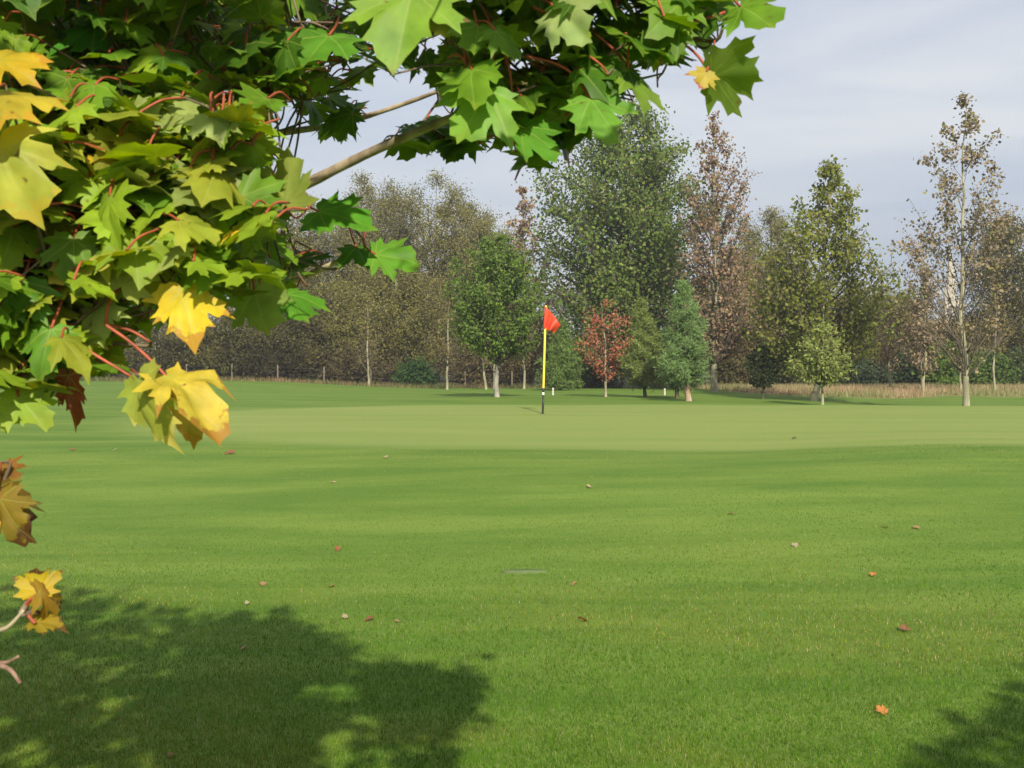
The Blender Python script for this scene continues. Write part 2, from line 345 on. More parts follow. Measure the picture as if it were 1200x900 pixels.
# ------------------------------------------------------------------ trees
def unit(v): return v / (np.linalg.norm(v, axis=-1, keepdims=True) + 1e-9)
def tree(name, label, cat, base, top, prof, nb=40, nl=4000, ls=0.12, asp=0.75, cols=((0.05, 0.10, 0.02), (0.10, 0.15, 0.03)),
         tr=3.0, bm=None, rise=0.6, nsub=6, sig=0.12, mat=None, group=None, d=None, droop=0.0, seed=None, inner=0.35, sublen=0.45, twig=1.0, cones=False, lean=0.0, leafbias=0.0, bare=None):
    """prof: (photo row, crown half width in photo px) from top to bottom"""
    r = np.random.default_rng(seed if seed is not None else int(base[0] * 7 + top * 13) % 99991)
    if d is None: b = ground_hit(*base)
    else:
        p = P(base[0], 430, d); b = np.array([p[0], d, float(height(p[0], d))])
    d = b[1]; s = d / F
    zof = lambda py: P(base[0], py, d)[2] - b[2]
    H = zof(top)
    ph = np.array([zof(p[0]) for p in prof])[::-1]; pw = np.array([p[1] * s for p in prof])[::-1]
    wid = lambda h: np.interp(h, ph, pw)
    root = empty(name, tuple(b), label, cat, group)
    bm = bm or M_grey; mat = mat or M_leaf
    T = MB(); r0 = tr * s / 2
    hs = np.linspace(0, 1, 14); wob = np.cumsum(r.normal(0, 0.006 * H, (14, 2)), 0); wob[0] = 0
    tp = np.stack([wob[:, 0] + lean * H * hs, wob[:, 1], hs * H * 0.985], -1); tp[0, 2] = -0.15
    trad = r0 * np.maximum(1 - hs, 0.04) ** 0.8; trad[0] *= 1.35
    T.tube(tp, trad, 8, cap=True)
    at = lambda h: np.array([np.interp(h, tp[:, 2], tp[:, k]) for k in range(3)])
    segs = []; 
    grid = np.linspace(ph[0], ph[-1], 200); pdf = wid(grid) + 0.15 * pw.max(); cdf = np.cumsum(pdf); cdf /= cdf[-1]
    for k in range(nb):
        h = np.interp((k + r.random()) / nb, cdf, grid)
        az = k * 2.39996 + r.normal(0, 0.35)
        wmax = wid(h) * (r.uniform(0.72, 1.08) if r.random() < 0.75 else r.uniform(0.35, 0.7))
        h0 = max(h - wmax * rise * r.uniform(.75, 1.25), 0.10 * H, ph[0] - 0.13 * H + 0.16 * H * r.random() * (bare is not None))
        h0 = min(h0, H * 0.95); p0 = at(h0)
        out = np.array([math.cos(az), math.sin(az), 0])
        p2 = np.array([p0[0], p0[1], 0]) + out * wmax + np.array([0, 0, h])
        _ = 0; mid = p0 * 0.5 + p2 * 0.5 + np.array([0, 0, (-0.10 if not cones else 0.06) * (h - h0)]) + r.normal(0, 0.04 * wmax, 3)
        tt = np.linspace(0, 1, 6)[:, None]
        c = (1 - tt) ** 2 * p0 + 2 * tt * (1 - tt) * mid + tt ** 2 * p2
        rb = min(np.interp(h0, tp[:, 2], trad) * (0.5 if bare is None else 0.28), 0.05 * wmax + 0.01)
        T.tube(c, np.linspace(rb, max(rb * 0.2, 0.004 * twig), 6), 5, mat=1)
        segs.append((c[2:], 1.0))
        Lb = np.linalg.norm(p2 - p0)
        for q in range(nsub):
            u = r.uniform(inner, 1.0); a = np.array([np.interp(u * 5, np.arange(6), c[:, m]) for m in range(3)])
            dr = unit(unit(p2 - p0) * 0.7 + unit(r.normal(0, 1, 3)) * 0.8 + np.array([0, 0, 0.25 - droop]))
            e = a + dr * Lb * sublen * r.uniform(0.5, 1.0) * (1.2 - 0.6 * u)
            m2 = (a + e) / 2 + r.normal(0, 0.03 * Lb, 3)
            cc = (1 - tt[::2]) ** 2 * a + 2 * tt[::2] * (1 - tt[::2]) * m2 + tt[::2] ** 2 * e
            T.tube(cc, np.linspace(max(rb * 0.3, 0.007 * twig), 0.003 * twig, len(cc)), 4, cap=False, mat=1)
            segs.append((cc, 1.2))
    T.build('trunk', [bm, M_branch], root, smooth=True)
    if nl:
        pts = np.concatenate([np.stack([np.interp(np.linspace(0, len(c) - 1, 9), np.arange(len(c)), c[:, m]) for m in range(3)], -1) for c, _ in segs])
        if bare is not None: pts = pts[(pts[:, 2] > zof(bare) + r.normal(0, .04 * H, len(pts))) | (r.random(len(pts)) < .06)]
        sh = r.uniform(0.75, 1.2, len(segs)).repeat(9)
        sel = r.integers(0, len(pts), nl)
        p = pts[sel] + r.normal(0, 1, (nl, 3)) * sig * np.array([1, 1, 0.8])
        ax = at(0); outw = unit(p - np.stack([np.interp(p[:, 2], tp[:, 2], tp[:, k]) for k in range(3)], -1) + 1e-3)
        nrm = unit(unit(r.normal(0, 1, (nl, 3))) + 0.5 * outw + 0.45 * S + np.array([0, 0, 0.2 + leafbias]))
        u = unit(np.cross(nrm, unit(r.normal(0, 1, (nl, 3))))) + np.array([0, 0, -droop]); u = unit(u)
        sd = unit(np.cross(nrm, u))
        ln = ls * r.uniform(0.6, 1.35, (nl, 1))
        t = r.random((nl, 1)) ** 1.1
        col = np.asarray(cols[0]) * (1 - t) + np.asarray(cols[1]) * t
        if len(cols) > 2:
            k = r.random(nl) < cols[3] if len(cols) > 3 else r.random(nl) < 0.08
            col[k] = cols[2]
        col = 1.22 * col * np.array([1.04, 1.0, 0.9]) * sh[sel % len(sh)][:, None] * r.uniform(0.8, 1.2, (nl, 1))
        C = MB(); C.quads(p, u * ln, sd * ln * asp * 0.5, col)
        C.build('crown', mat, root)
    return root

G_WOOD = 'bare autumn trees of the far wood'
olive = ((0.082, 0.086, 0.022), (0.170, 0.160, 0.048))
brown = ((0.092, 0.078, 0.028), (0.180, 0.148, 0.060))
darkol = ((0.052, 0.052, 0.018), (0.115, 0.108, 0.036))
greyol = ((0.095, 0.098, 0.034), (0.185, 0.175, 0.068))
def dome(top, bot, hw, k=0.0):
    return [(top, hw * 0.15), (top + 0.06 * (bot - top), hw * 0.58), (top + 0.17 * (bot - top), hw * 0.9), (top + 0.45 * (bot - top), hw), (top + 0.75 * (bot - top), hw * 0.95), (bot, hw * 0.6)]
wood = [  # px, top, half width, depth, colours, label
 (-15, 322, 85, 74, olive, 'olive brown wood tree hidden behind the maple at the frame edge'),
 (85, 330, 80, 72, brown, 'brown wood tree seen through gaps in the maple above the brown hanging leaf'),
 (178, 325, 75, 73, olive, 'olive wood tree behind the yellow maple leaves'),
 (262, 362, 62, 64, darkol, 'low dark olive bushy tree right of the hanging yellow leaves'),
 (335, 330, 60, 66, darkol, 'dark rounded tree under the thin maple twig'),
 (380, 236, 74, 78, greyol, 'pale grey-olive tree rising below the bare maple limb'),
 (432, 209, 58, 82, greyol, 'tall thin-leaved tree with two rounded tops left of the broad olive tree'),
 (512, 207, 74, 80, olive, 'broad olive-brown dome tree, tallest of the left wood'),
 (462, 300, 62, 72, olive, 'olive twiggy tree in front of the tall left wood behind the dark low bush'),
 (566, 262, 50, 76, greyol, 'grey-brown tree just left of the lollipop-shaped green tree'),
 (395, 330, 60, 68, olive, 'spreading tree with a thick dark trunk at the edge of the left wood'),
 (352, 262, 58, 77, olive, 'olive tree between the maple spray and the two-topped grey-olive tree'),
 (466, 232, 56, 84, olive, 'olive tree filling the gap left of the broad dome tree'),
 (548, 238, 48, 79, greyol, 'grey-olive tree on the right shoulder of the broad dome tree'),
 (690, 320, 90, 78, olive, 'olive tree almost hidden behind the great green poplar'),
 (906, 246, 50, 82, greyol, 'grey-olive tree with round top between the brown and olive poplars'),
 (862, 300, 64, 68, brown, 'pinkish brown tree behind the pine'),
 (1003, 330, 62, 70, olive, 'olive tree behind the low pale willow-leaved tree'),
 (1062, 346, 58, 70, brown, 'brown twiggy tree left of the church spire'),
 (1122, 372, 60, 68, brown, 'low brown tree under the church spire'),
 (1190, 252, 62, 66, darkol, 'dense dark olive tree at the right edge behind the tall sparse poplar'),
 (1275, 300, 80, 64, olive, 'olive tree just past the right edge of the view'),
 (760, 380, 90, 70, darkol, 'dark low tree behind the red tree and the pine'),
 (600, 385, 55, 66, brown, 'brown thicket tree behind the lollipop-shaped green tree'),
]
for k, (px, top, hw, d, cols, lab) in enumerate(wood):
    bot = 438 if hw < 90 else 440
    big = (bot - top) > 130
    tree('wood_tree', lab, 'tree', (px, 450), top, dome(top, bot, hw), nb=84 if big else 54, nl=48000 if big else 26000, ls=0.135, asp=0.6, cols=cols, tr=10 if 'thick' in lab else 6,
         bm=M_dark if cols in (darkol, brown) or 'thick' in lab else M_grey, rise=0.9, nsub=9, sig=0.36, mat=M_dry, group=G_WOOD, d=d, seed=100 + k, twig=3.5, sublen=0.5)

# dark understorey at the foot of the wood
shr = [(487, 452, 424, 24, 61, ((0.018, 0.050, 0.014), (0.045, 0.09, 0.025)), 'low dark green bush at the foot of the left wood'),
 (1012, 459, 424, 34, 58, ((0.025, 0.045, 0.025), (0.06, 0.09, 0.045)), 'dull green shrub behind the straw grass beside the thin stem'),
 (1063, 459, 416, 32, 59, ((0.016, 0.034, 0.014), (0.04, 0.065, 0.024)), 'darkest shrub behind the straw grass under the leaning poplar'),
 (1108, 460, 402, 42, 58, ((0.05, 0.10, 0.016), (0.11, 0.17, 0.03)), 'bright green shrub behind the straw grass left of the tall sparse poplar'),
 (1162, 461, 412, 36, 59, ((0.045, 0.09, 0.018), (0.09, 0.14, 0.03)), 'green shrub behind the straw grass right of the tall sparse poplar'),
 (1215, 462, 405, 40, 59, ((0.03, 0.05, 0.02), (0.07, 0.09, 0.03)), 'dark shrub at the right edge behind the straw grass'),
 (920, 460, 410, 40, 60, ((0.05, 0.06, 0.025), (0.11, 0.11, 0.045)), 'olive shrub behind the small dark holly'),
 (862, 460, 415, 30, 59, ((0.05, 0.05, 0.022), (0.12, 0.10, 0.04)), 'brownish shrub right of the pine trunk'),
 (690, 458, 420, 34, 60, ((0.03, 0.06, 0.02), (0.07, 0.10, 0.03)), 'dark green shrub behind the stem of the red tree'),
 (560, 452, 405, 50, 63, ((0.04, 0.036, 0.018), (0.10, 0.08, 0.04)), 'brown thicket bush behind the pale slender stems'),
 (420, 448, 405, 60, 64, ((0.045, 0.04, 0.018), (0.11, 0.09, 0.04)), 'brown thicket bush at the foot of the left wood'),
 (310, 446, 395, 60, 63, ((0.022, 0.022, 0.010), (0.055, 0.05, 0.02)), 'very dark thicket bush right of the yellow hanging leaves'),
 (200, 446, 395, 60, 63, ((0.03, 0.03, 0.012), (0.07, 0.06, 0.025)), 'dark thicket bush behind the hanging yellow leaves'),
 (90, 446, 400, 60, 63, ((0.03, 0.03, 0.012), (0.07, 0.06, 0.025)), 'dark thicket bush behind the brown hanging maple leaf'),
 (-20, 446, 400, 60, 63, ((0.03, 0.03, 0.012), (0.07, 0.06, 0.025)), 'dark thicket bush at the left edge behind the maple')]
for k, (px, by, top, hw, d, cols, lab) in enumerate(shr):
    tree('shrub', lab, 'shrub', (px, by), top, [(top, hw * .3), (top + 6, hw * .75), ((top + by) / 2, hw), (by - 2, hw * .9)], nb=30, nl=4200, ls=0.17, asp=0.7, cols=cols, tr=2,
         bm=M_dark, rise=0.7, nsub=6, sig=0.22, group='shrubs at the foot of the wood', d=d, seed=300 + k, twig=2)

# the individual trees of the course
tree('poplar_tree', 'great dense green poplar, biggest tree, behind the red flag', 'tree', (738, 458), 128,
     [(126, 7), (140, 36), (165, 70), (200, 98), (250, 112), (310, 116), (370, 108), (430, 84)], nb=170, nl=56000, ls=0.165, asp=0.85,
     cols=((0.066, 0.115, 0.022), (0.132, 0.180, 0.042), (0.21, 0.22, 0.08), 0.07), tr=14, bm=M_grey, rise=0.65, nsub=9, sig=0.36, d=57, seed=3, twig=2)
tree('poplar_tree', 'thin rusty poplar top showing left of the great green poplar', 'tree', (622, 456), 216,
     [(214, 3), (240, 14), (270, 24), (310, 30), (380, 34), (420, 24)], nb=42, nl=3200, ls=0.20, asp=0.8, cols=((0.15, 0.10, 0.065), (0.24, 0.165, 0.11)), tr=5, bm=M_pale, rise=1.9, nsub=5, sig=0.16, d=66, seed=4, mat=M_dry, twig=2)
tree('poplar_tree', 'brown-leaved poplar with sparse pointed top right of the great green poplar', 'tree', (838, 464), 136,
     [(136, 3), (160, 16), (185, 28), (220, 38), (250, 44), (300, 54), (360, 58), (410, 40)], nb=90, nl=9500, ls=0.13, asp=0.8, cols=((0.14, 0.092, 0.062), (0.24, 0.165, 0.115), (0.14, 0.14, 0.06), 0.1), tr=7, bm=M_pale, rise=1.7, nsub=7, sig=0.14, seed=5, mat=M_dry, d=48)
tree('lollipop_tree', 'round-crowned green tree on a clear straight trunk left of the flag', 'tree', (583, 468), 274,
     [(274, 6), (282, 26), (300, 44), (330, 57), (360, 60), (385, 54), (403, 28)], nb=90, nl=14000, ls=0.115, asp=0.6, cols=((0.058, 0.108, 0.020), (0.118, 0.178, 0.036)), tr=6, bm=M_grey, rise=0.85, nsub=9, sig=0.11, droop=0.3, d=36, seed=6)
tree('red_tree', 'small red-leaved tree on a slim pale stem right of the flag', 'tree', (710, 466), 352,
     [(352, 5), (362, 24), (385, 38), (405, 38), (425, 18), (440, 4)], nb=48, nl=2100, ls=0.10, asp=0.5, cols=((0.26, 0.075, 0.050), (0.42, 0.16, 0.10), (0.16, 0.13, 0.05), 0.25), tr=3.2, bm=M_pale, rise=1.1, nsub=5, sig=0.08, droop=0.4, d=37, seed=7)
tree('pine_tree', 'young blue-green pine with a pink-brown trunk', 'pine', (808, 476), 328,
     [(328, 2), (345, 9), (365, 20), (395, 26), (420, 30), (440, 28), (450, 14)], nb=60, nl=15000, ls=0.16, asp=0.10, cols=((0.074, 0.138, 0.038), (0.132, 0.208, 0.068)), tr=7, bm=M_pinebark, rise=0.35, nsub=8, sig=0.06, mat=M_needle, d=32.5, seed=8, cones=True, leafbias=0.3)
tree('spruce_tree', 'yellow-green spruce with a thin tip just left of the pine', 'spruce', (757, 468), 350,
     [(350, 1.5), (362, 7), (380, 14), (405, 22), (430, 28), (450, 24)], nb=66, nl=11000, ls=0.15, asp=0.13, cols=((0.070, 0.110, 0.022), (0.145, 0.180, 0.045)), tr=4, bm=M_dark, rise=0.15, nsub=7, sig=0.07, mat=M_needle, d=36.5, seed=9, cones=True)
tree('spruce_tree', 'short dark spruce half hidden behind the pine foot', 'spruce', (794, 470), 398,
     [(398, 2), (415, 12), (440, 20), (455, 14)], nb=40, nl=4500, ls=0.15, asp=0.13, cols=((0.045, 0.09, 0.022), (0.10, 0.14, 0.04)), tr=5, bm=M_dark, rise=0.15, nsub=6, sig=0.07, mat=M_needle, d=36, seed=10)
tree('cypress_tree', 'soft bright green conifer behind the lower flagstick', 'conifer', (656, 456), 376,
     [(376, 2), (390, 10), (410, 19), (435, 25), (452, 24)], nb=60, nl=9000, ls=0.16, asp=0.22, cols=((0.055, 0.105, 0.020), (0.11, 0.165, 0.035)), tr=4, bm=M_dark, rise=0.2, nsub=8, sig=0.12, mat=M_needle, d=50, seed=11, droop=0.3)
tree('holly_tree', 'small dark holly with a straight bare stem', 'holly', (894, 466), 405,
     [(405, 4), (412, 12), (425, 18), (440, 20), (449, 12)], nb=40, nl=6000, ls=0.09, asp=0.6, cols=((0.018, 0.032, 0.012), (0.042, 0.060, 0.022)), tr=3, bm=M_dark, rise=0.5, nsub=7, sig=0.07, d=39, seed=12)
tree('poplar_tree', 'broad olive-yellow poplar with a pointed top right of centre', 'tree', (953, 471), 190,
     [(188, 3), (205, 13), (230, 28), (255, 46), (280, 72), (310, 92), (350, 92), (395, 76), (435, 40)], nb=130, nl=16000, ls=0.125, asp=0.85, cols=((0.088, 0.112, 0.020), (0.172, 0.190, 0.040), (0.24, 0.22, 0.08), 0.08), tr=8, bm=M_pale, rise=0.95, nsub=8, sig=0.15, d=39, seed=13)
tree('willow_leaved_tree', 'small pale green tree in front of the olive-yellow poplar', 'tree', (964, 481), 376,
     [(376, 4), (388, 16), (405, 34), (420, 42), (433, 34), (440, 14)], nb=46, nl=3100, ls=0.12, asp=0.4, cols=((0.125, 0.170, 0.042), (0.24, 0.27, 0.085)), tr=3.5, bm=M_pale, rise=0.9, nsub=6, sig=0.10, d=31.5, seed=14, droop=0.35)
tree('poplar_tree', 'tall sparse poplar with bare lower limbs, tallest on the right', 'tree', (1133, 485), 108,
     [(108, 3), (130, 18), (165, 36), (200, 48), (240, 60), (280, 70), (320, 74), (370, 66), (425, 20)], nb=60, nl=3900, bare=325, ls=0.10, asp=0.8, cols=((0.13, 0.105, 0.075), (0.23, 0.185, 0.13), (0.14, 0.14, 0.05), 0.16), tr=7.5, bm=M_pale, rise=1.5, nsub=6, sig=0.10, mat=M_dry, twig=0.7, seed=15, d=31)
tree('young_poplar', 'slender brown-leaved poplar on a thin pale stem left of the spire', 'tree', (1082, 463), 268,
     [(268, 3), (290, 14), (320, 22), (360, 24), (400, 26), (425, 16)], nb=46, nl=2500, ls=0.13, asp=0.8, cols=((0.14, 0.11, 0.075), (0.23, 0.18, 0.12)), tr=4, bm=M_pale, rise=1.6, nsub=5, sig=0.11, mat=M_dry, d=47, seed=16)
tree('young_poplar', 'thin short poplar stem with wispy twigs beside the dull green shrub', 'tree', (1043, 459), 345,
     [(345, 3), (370, 12), (400, 18), (430, 12)], nb=30, nl=700, ls=0.13, asp=0.7, cols=((0.13, 0.10, 0.06), (0.21, 0.17, 0.10)), tr=3.2, bm=M_pale, rise=1.4, nsub=5, sig=0.11, mat=M_dry, d=50, seed=17)
for k, (px, py, top, hw, nl, d, lab) in enumerate([
  (432, 447, 350, 22, 500, 58, 'thin pale stem with wispy twigs nearest the dark low bush on its left side'),
  (524, 454, 340, 24, 700, 52, 'pale slender young tree with a long clean stem left of the round green tree'),
  (570, 455, 350, 18, 500, 53, 'pale slender stem just left of the round green tree trunk, further of the pair'),
  (579, 454, 370, 14, 300, 56, 'pale short stem directly behind the round green tree trunk'),
  (614, 454, 350, 20, 500, 54, 'grey slender stem between the round green tree and the flagstick'),
  (1167, 461, 330, 26, 700, 47, 'thin straight stem right of the tall sparse poplar'),
  (1125, 461, 360, 20, 500, 48, 'thin grey stem just left of the tall sparse poplar trunk'),
  (1079, 458, 380, 14, 200, 51, 'grey thin stem doubled behind the slender brown-leaved poplar')]):
    tree('slender_tree', lab, 'tree', (px, py), top, [(top, 2), (top + 20, hw * .7), (top + 45, hw), (min(top + 75, 425), hw * .5)], nb=22, nl=nl, ls=0.12, asp=0.6, cols=brown, tr=3,
         bm=M_pale, rise=1.6, nsub=5, sig=0.12, mat=M_dry, group='slender young stems along the wood edge', d=d, seed=400 + k)

# ------------------------------------------------------------------ fence and posts at the wood edge
def fence():
    root_p = P(520, 448, 59.5)
    root = empty('wire_fence', (0, 0, 0), 'low wooden post and wire fence along the foot of the wood', 'fence')
    wd = plain('weathered_wood', (0.15, 0.125, 0.09), 0.8, 0.25, 6)
    xs = np.arange(-26, 27, 2.6); ps = []
    for k, x in enumerate(xs):
        y = 61.2 + 0.5 * math.sin(x * .2); z = float(height(x, y)); ps.append((x, y, z))
        m = MB(); m.lathe([(0.046, -.2), (0.045, 0.85), (0.03, 0.9)], 8, c=(x, y, z)); m.build('post', wd, root, True)
    wm = plain('fence_wire', (0.14, 0.14, 0.13), 0.6)
    for h in (0.4, 0.75):
        m = MB(); m.tube([(p[0], p[1] - .06, p[2] + h) for p in ps], 0.003, 4); m.build('wire', wm, root)
fence()
white = plain('white_post_paint', (0.50, 0.47, 0.38), 0.6, 0.15, 8)
for px, py, h, lab in ((648, 463, 0.24, 'short white marker post right of the flagstick'), (779, 463, 0.22, 'short white marker post left of the pine trunk')):
    b = ground_hit(px, py); r = empty('marker_post', tuple(b), lab, 'post', 'white marker posts')
    m = MB(); m.lathe([(0.036, -.1), (0.035, h), (0.026, h + .02), (0.0, h + .03)], 10); sh_ = m.build('shaft', white, r, True)
    m = MB(); m.lathe([(0.0365, h - .07), (0.038, h - .065), (0.038, h - .02), (0.0365, h - .015)], 10); m.build('band', plain('band_paint', (0.5, 0.46, 0.36)), sh_, True)

# ------------------------------------------------------------------ flagstick
def flagstick():
    b = ground_hit(636, 485); d = b[1]; s = d / F
    root = empty('golf_flagstick', tuple(b), 'yellow golf flagstick with black and white foot standing on the green', 'flagstick')
    H = 125 * s
    yel = plain('yellow_fibreglass', (0.80, 0.60, 0.07), 0.4); blk = plain('black_paint', (0.03, 0.03, 0.025), 0.4); wht = plain('white_paint', (0.78, 0.77, 0.72), 0.4)
    r = 0.021; lean = 3.5 * s / H
    def seg(name, z0, z1, m, rr=r):
        q = MB(); q.tube([(lean * z0, 0, z0), (lean * (z0 + z1) / 2, 0, (z0 + z1) / 2), (lean * z1, 0, z1)], rr, 12); return q.build(name, m, root, True)
    seg('lower_shaft', -0.05, 22 * s, blk); seg('white_band', 22 * s + .002, 25 * s, wht); seg('black_band', 25 * s + .002, 30 * s, blk); shaft = seg('shaft', 30 * s + .002, H - 0.01, yel)
    q = MB(); q.lathe([(0.024, H - .01), (0.026, H + .01), (0.012, H + .03), (0.0, H + .034)], 12, c=(lean * H, 0, 0)); q.build('ferrule', yel, shaft, True)
    # limp flag with one deep fold
    m, N, L, bs, out = new_mat('red_nylon')
    bs.inputs['Base Color'].default_value = (0.78, 0.075, 0.03, 1); bs.inputs['Roughness'].default_value = 0.5
    t = N.new('ShaderNodeBsdfTranslucent'); t.inputs['Color'].default_value = (0.85, 0.10, 0.04, 1)
    x = N.new('ShaderNodeMixShader'); x.inputs[0].default_value = 0.25; L.new(bs.outputs[0], x.inputs[1]); L.new(t.outputs[0], x.inputs[2]); L.new(x.outputs[0], out.inputs['Surface'])
    nu, nv = 14, 26; V = []
    A, B_, C_, D_ = (np.array(p) for p in ((-1.2, H / s + 1.5), (-2.2, H / s - 24), (17.5, H / s - 22), (9.0, H / s - 31)))
    for a in range(nu + 1):
        for c in range(nv + 1):
            u, v = a / nu, c / nv
            p = (A * (1 - u) + B_ * u) * (1 - v) + (C_ * (1 - u) + D_ * u) * v
            p = p + np.array([0, 1.6 * math.sin(v * 3.1) * (1 - u) - 1.2 * math.sin(v * 6.3) * u])
            dep = -0.085 * math.sin(v * 9.5 + u * 1.8 + .3) * min(1, v * 2.2) * (0.35 + 0.65 * u)
            xx = p[0] * s + lean * H
            V.append((xx, dep - 0.03, p[1] * s))
    ii = np.arange(nu)[:, None] * (nv + 1); jj = np.arange(nv)[None]
    q = MB(); q.add(V, np.stack([ii + jj, ii + jj + 1, ii + nv + 2 + jj, ii + nv + 1 + jj], -1).reshape(-1, 4))
    f = q.build('flag', m, root, True); f['label'] = 'limp folded red flag'
    sl = f.modifiers.new('thickness', 'SOLIDIFY'); sl.thickness = 0.003
    q = MB(); q.lathe([(0.054, 0.001), (0.052, 0.002), (0.022, 0.002)], 20); q.build('cup_rim', blk, root, True)
flagstick()

# ------------------------------------------------------------------ maple leaves
half = [(0.0, 0.0), (0.10, -0.13), (0.20, -0.15), (0.29, -0.13), (0.40, -0.17), (0.40, -0.06), (0.52, -0.03), (0.69, 0.02), (0.56, 0.09), (0.47, 0.145), (0.46, 0.20), (0.54, 0.265),
        (0.67, 0.34), (0.60, 0.42), (0.71, 0.62), (0.54, 0.545), (0.44, 0.575), (0.38, 0.535), (0.31, 0.455), (0.315, 0.60), (0.385, 0.745), (0.265, 0.765), (0.19, 0.86), (0.085, 0.89)]
outline = np.array(half + [(0, 1.03)] + [(-x, y) for x, y in half[:0:-1]])
NO = len(outline); CEN = np.array([0, 0.06])
LV = np.concatenate([[CEN], CEN + (outline - CEN) * 0.34, CEN + (outline - CEN) * 0.68, outline])
k = np.arange(NO); k2 = (k + 1) % NO
LT = np.stack([np.zeros(NO, int), 1 + k, 1 + k2], -1)
LQ = np.concatenate([np.stack([1 + r_ * NO + k, 1 + (r_ + 1) * NO + k, 1 + (r_ + 1) * NO + k2, 1 + r_ * NO + k2], -1) for r_ in (0, 1)])
VEIN = np.radians([90, 41, -3, 139, 183])
ang = np.arctan2(LV[:, 1] - 0.0, LV[:, 0]); rad = np.hypot(LV[:, 0], LV[:, 1])
dv = np.min(np.abs((ang[:, None] - VEIN[None] + np.pi) % (2 * np.pi) - np.pi), 1)
FOLD = rad * np.minimum(dv, 0.42) / 0.42
def leaf_geo(r, base, tip, nrm, size, curl=1.0, fold=None, wide=1.0):
    """verts of one leaf: base = stalk end, tip = unit direction, nrm = upper side"""
    t = unit(tip - nrm * (tip @ nrm)); x = np.cross(t, nrm)
    a, b = r.uniform(0.75, 1.2), r.uniform(0.9, 1.08)
    p1, p2, p3 = r.uniform(0, 6.28, 3); vary = 1 + (0.10 * np.sin(3 * ang + p1) + 0.07 * np.sin(5 * ang + p2) + 0.05 * np.sin(11 * ang + p3)) * np.minimum(rad * 2, 1)
    lx = LV[:, 0] * vary * b * wide * (1 + 0.10 * np.sin(LV[:, 1] * 3 + r.uniform(0, 6))); ly = LV[:, 1] * vary
    z = 0.055 * FOLD * a - curl * (0.20 * np.maximum(ly, 0) ** 2 * r.uniform(0.2, 1.9) + 0.26 * lx ** 2 * r.uniform(-0.5, 1.8))
    z = z + (0.04 + 0.10 * (1 - wide)) * np.sin(LV[:, 0] * 9 + r.uniform(0, 6)) * rad + 0.045 * np.sin(ly * 8 + r.uniform(0, 6)) * rad * curl + 0.03 * curl * np.sin(ang * 9 + p1) * rad ** 2 + r.uniform(-.12, .12) * lx * ly
    if fold: z = z + fold * np.abs(lx)
    return base + size * (lx[:, None] * x + ly[:, None] * t + z[:, None] * nrm)
def add_leaf(mb, r, base, tip, nrm, size, col, curl=1.0, fold=None, edge=None, wide=1.0):
    v = leaf_geo(r, base, tip, nrm, size, curl, fold, wide)
    c = np.tile(np.asarray(col, float), (len(v), 1))
    e = np.clip((rad - 0.45) / 0.6, 0, 1)[:, None]
    if edge is None: edge = np.asarray(col) * 0.75 + 0.25 * np.array([0.24, 0.25, 0.03]); e = e * 0.8
    mb.rim.append(np.concatenate([np.tile(np.asarray(edge, float), (len(v), 1)), np.broadcast_to(e, (len(v), 1))], 1))
    mb.add(v, [LT, LQ], c, LV)
def curve3(p, n=8):
    p = np.asarray(p, float)
    t = np.linspace(0, 1, len(p)); tt = np.linspace(0, 1, n * (len(p) - 1) // 2 + 3)
    out = np.stack([np.interp(tt, t, p[:, m]) for m in range(3)], -1)
    for _ in range(3): out[1:-1] = 0.25 * out[:-2] + 0.5 * out[1:-1] + 0.25 * out[2:]
    return out

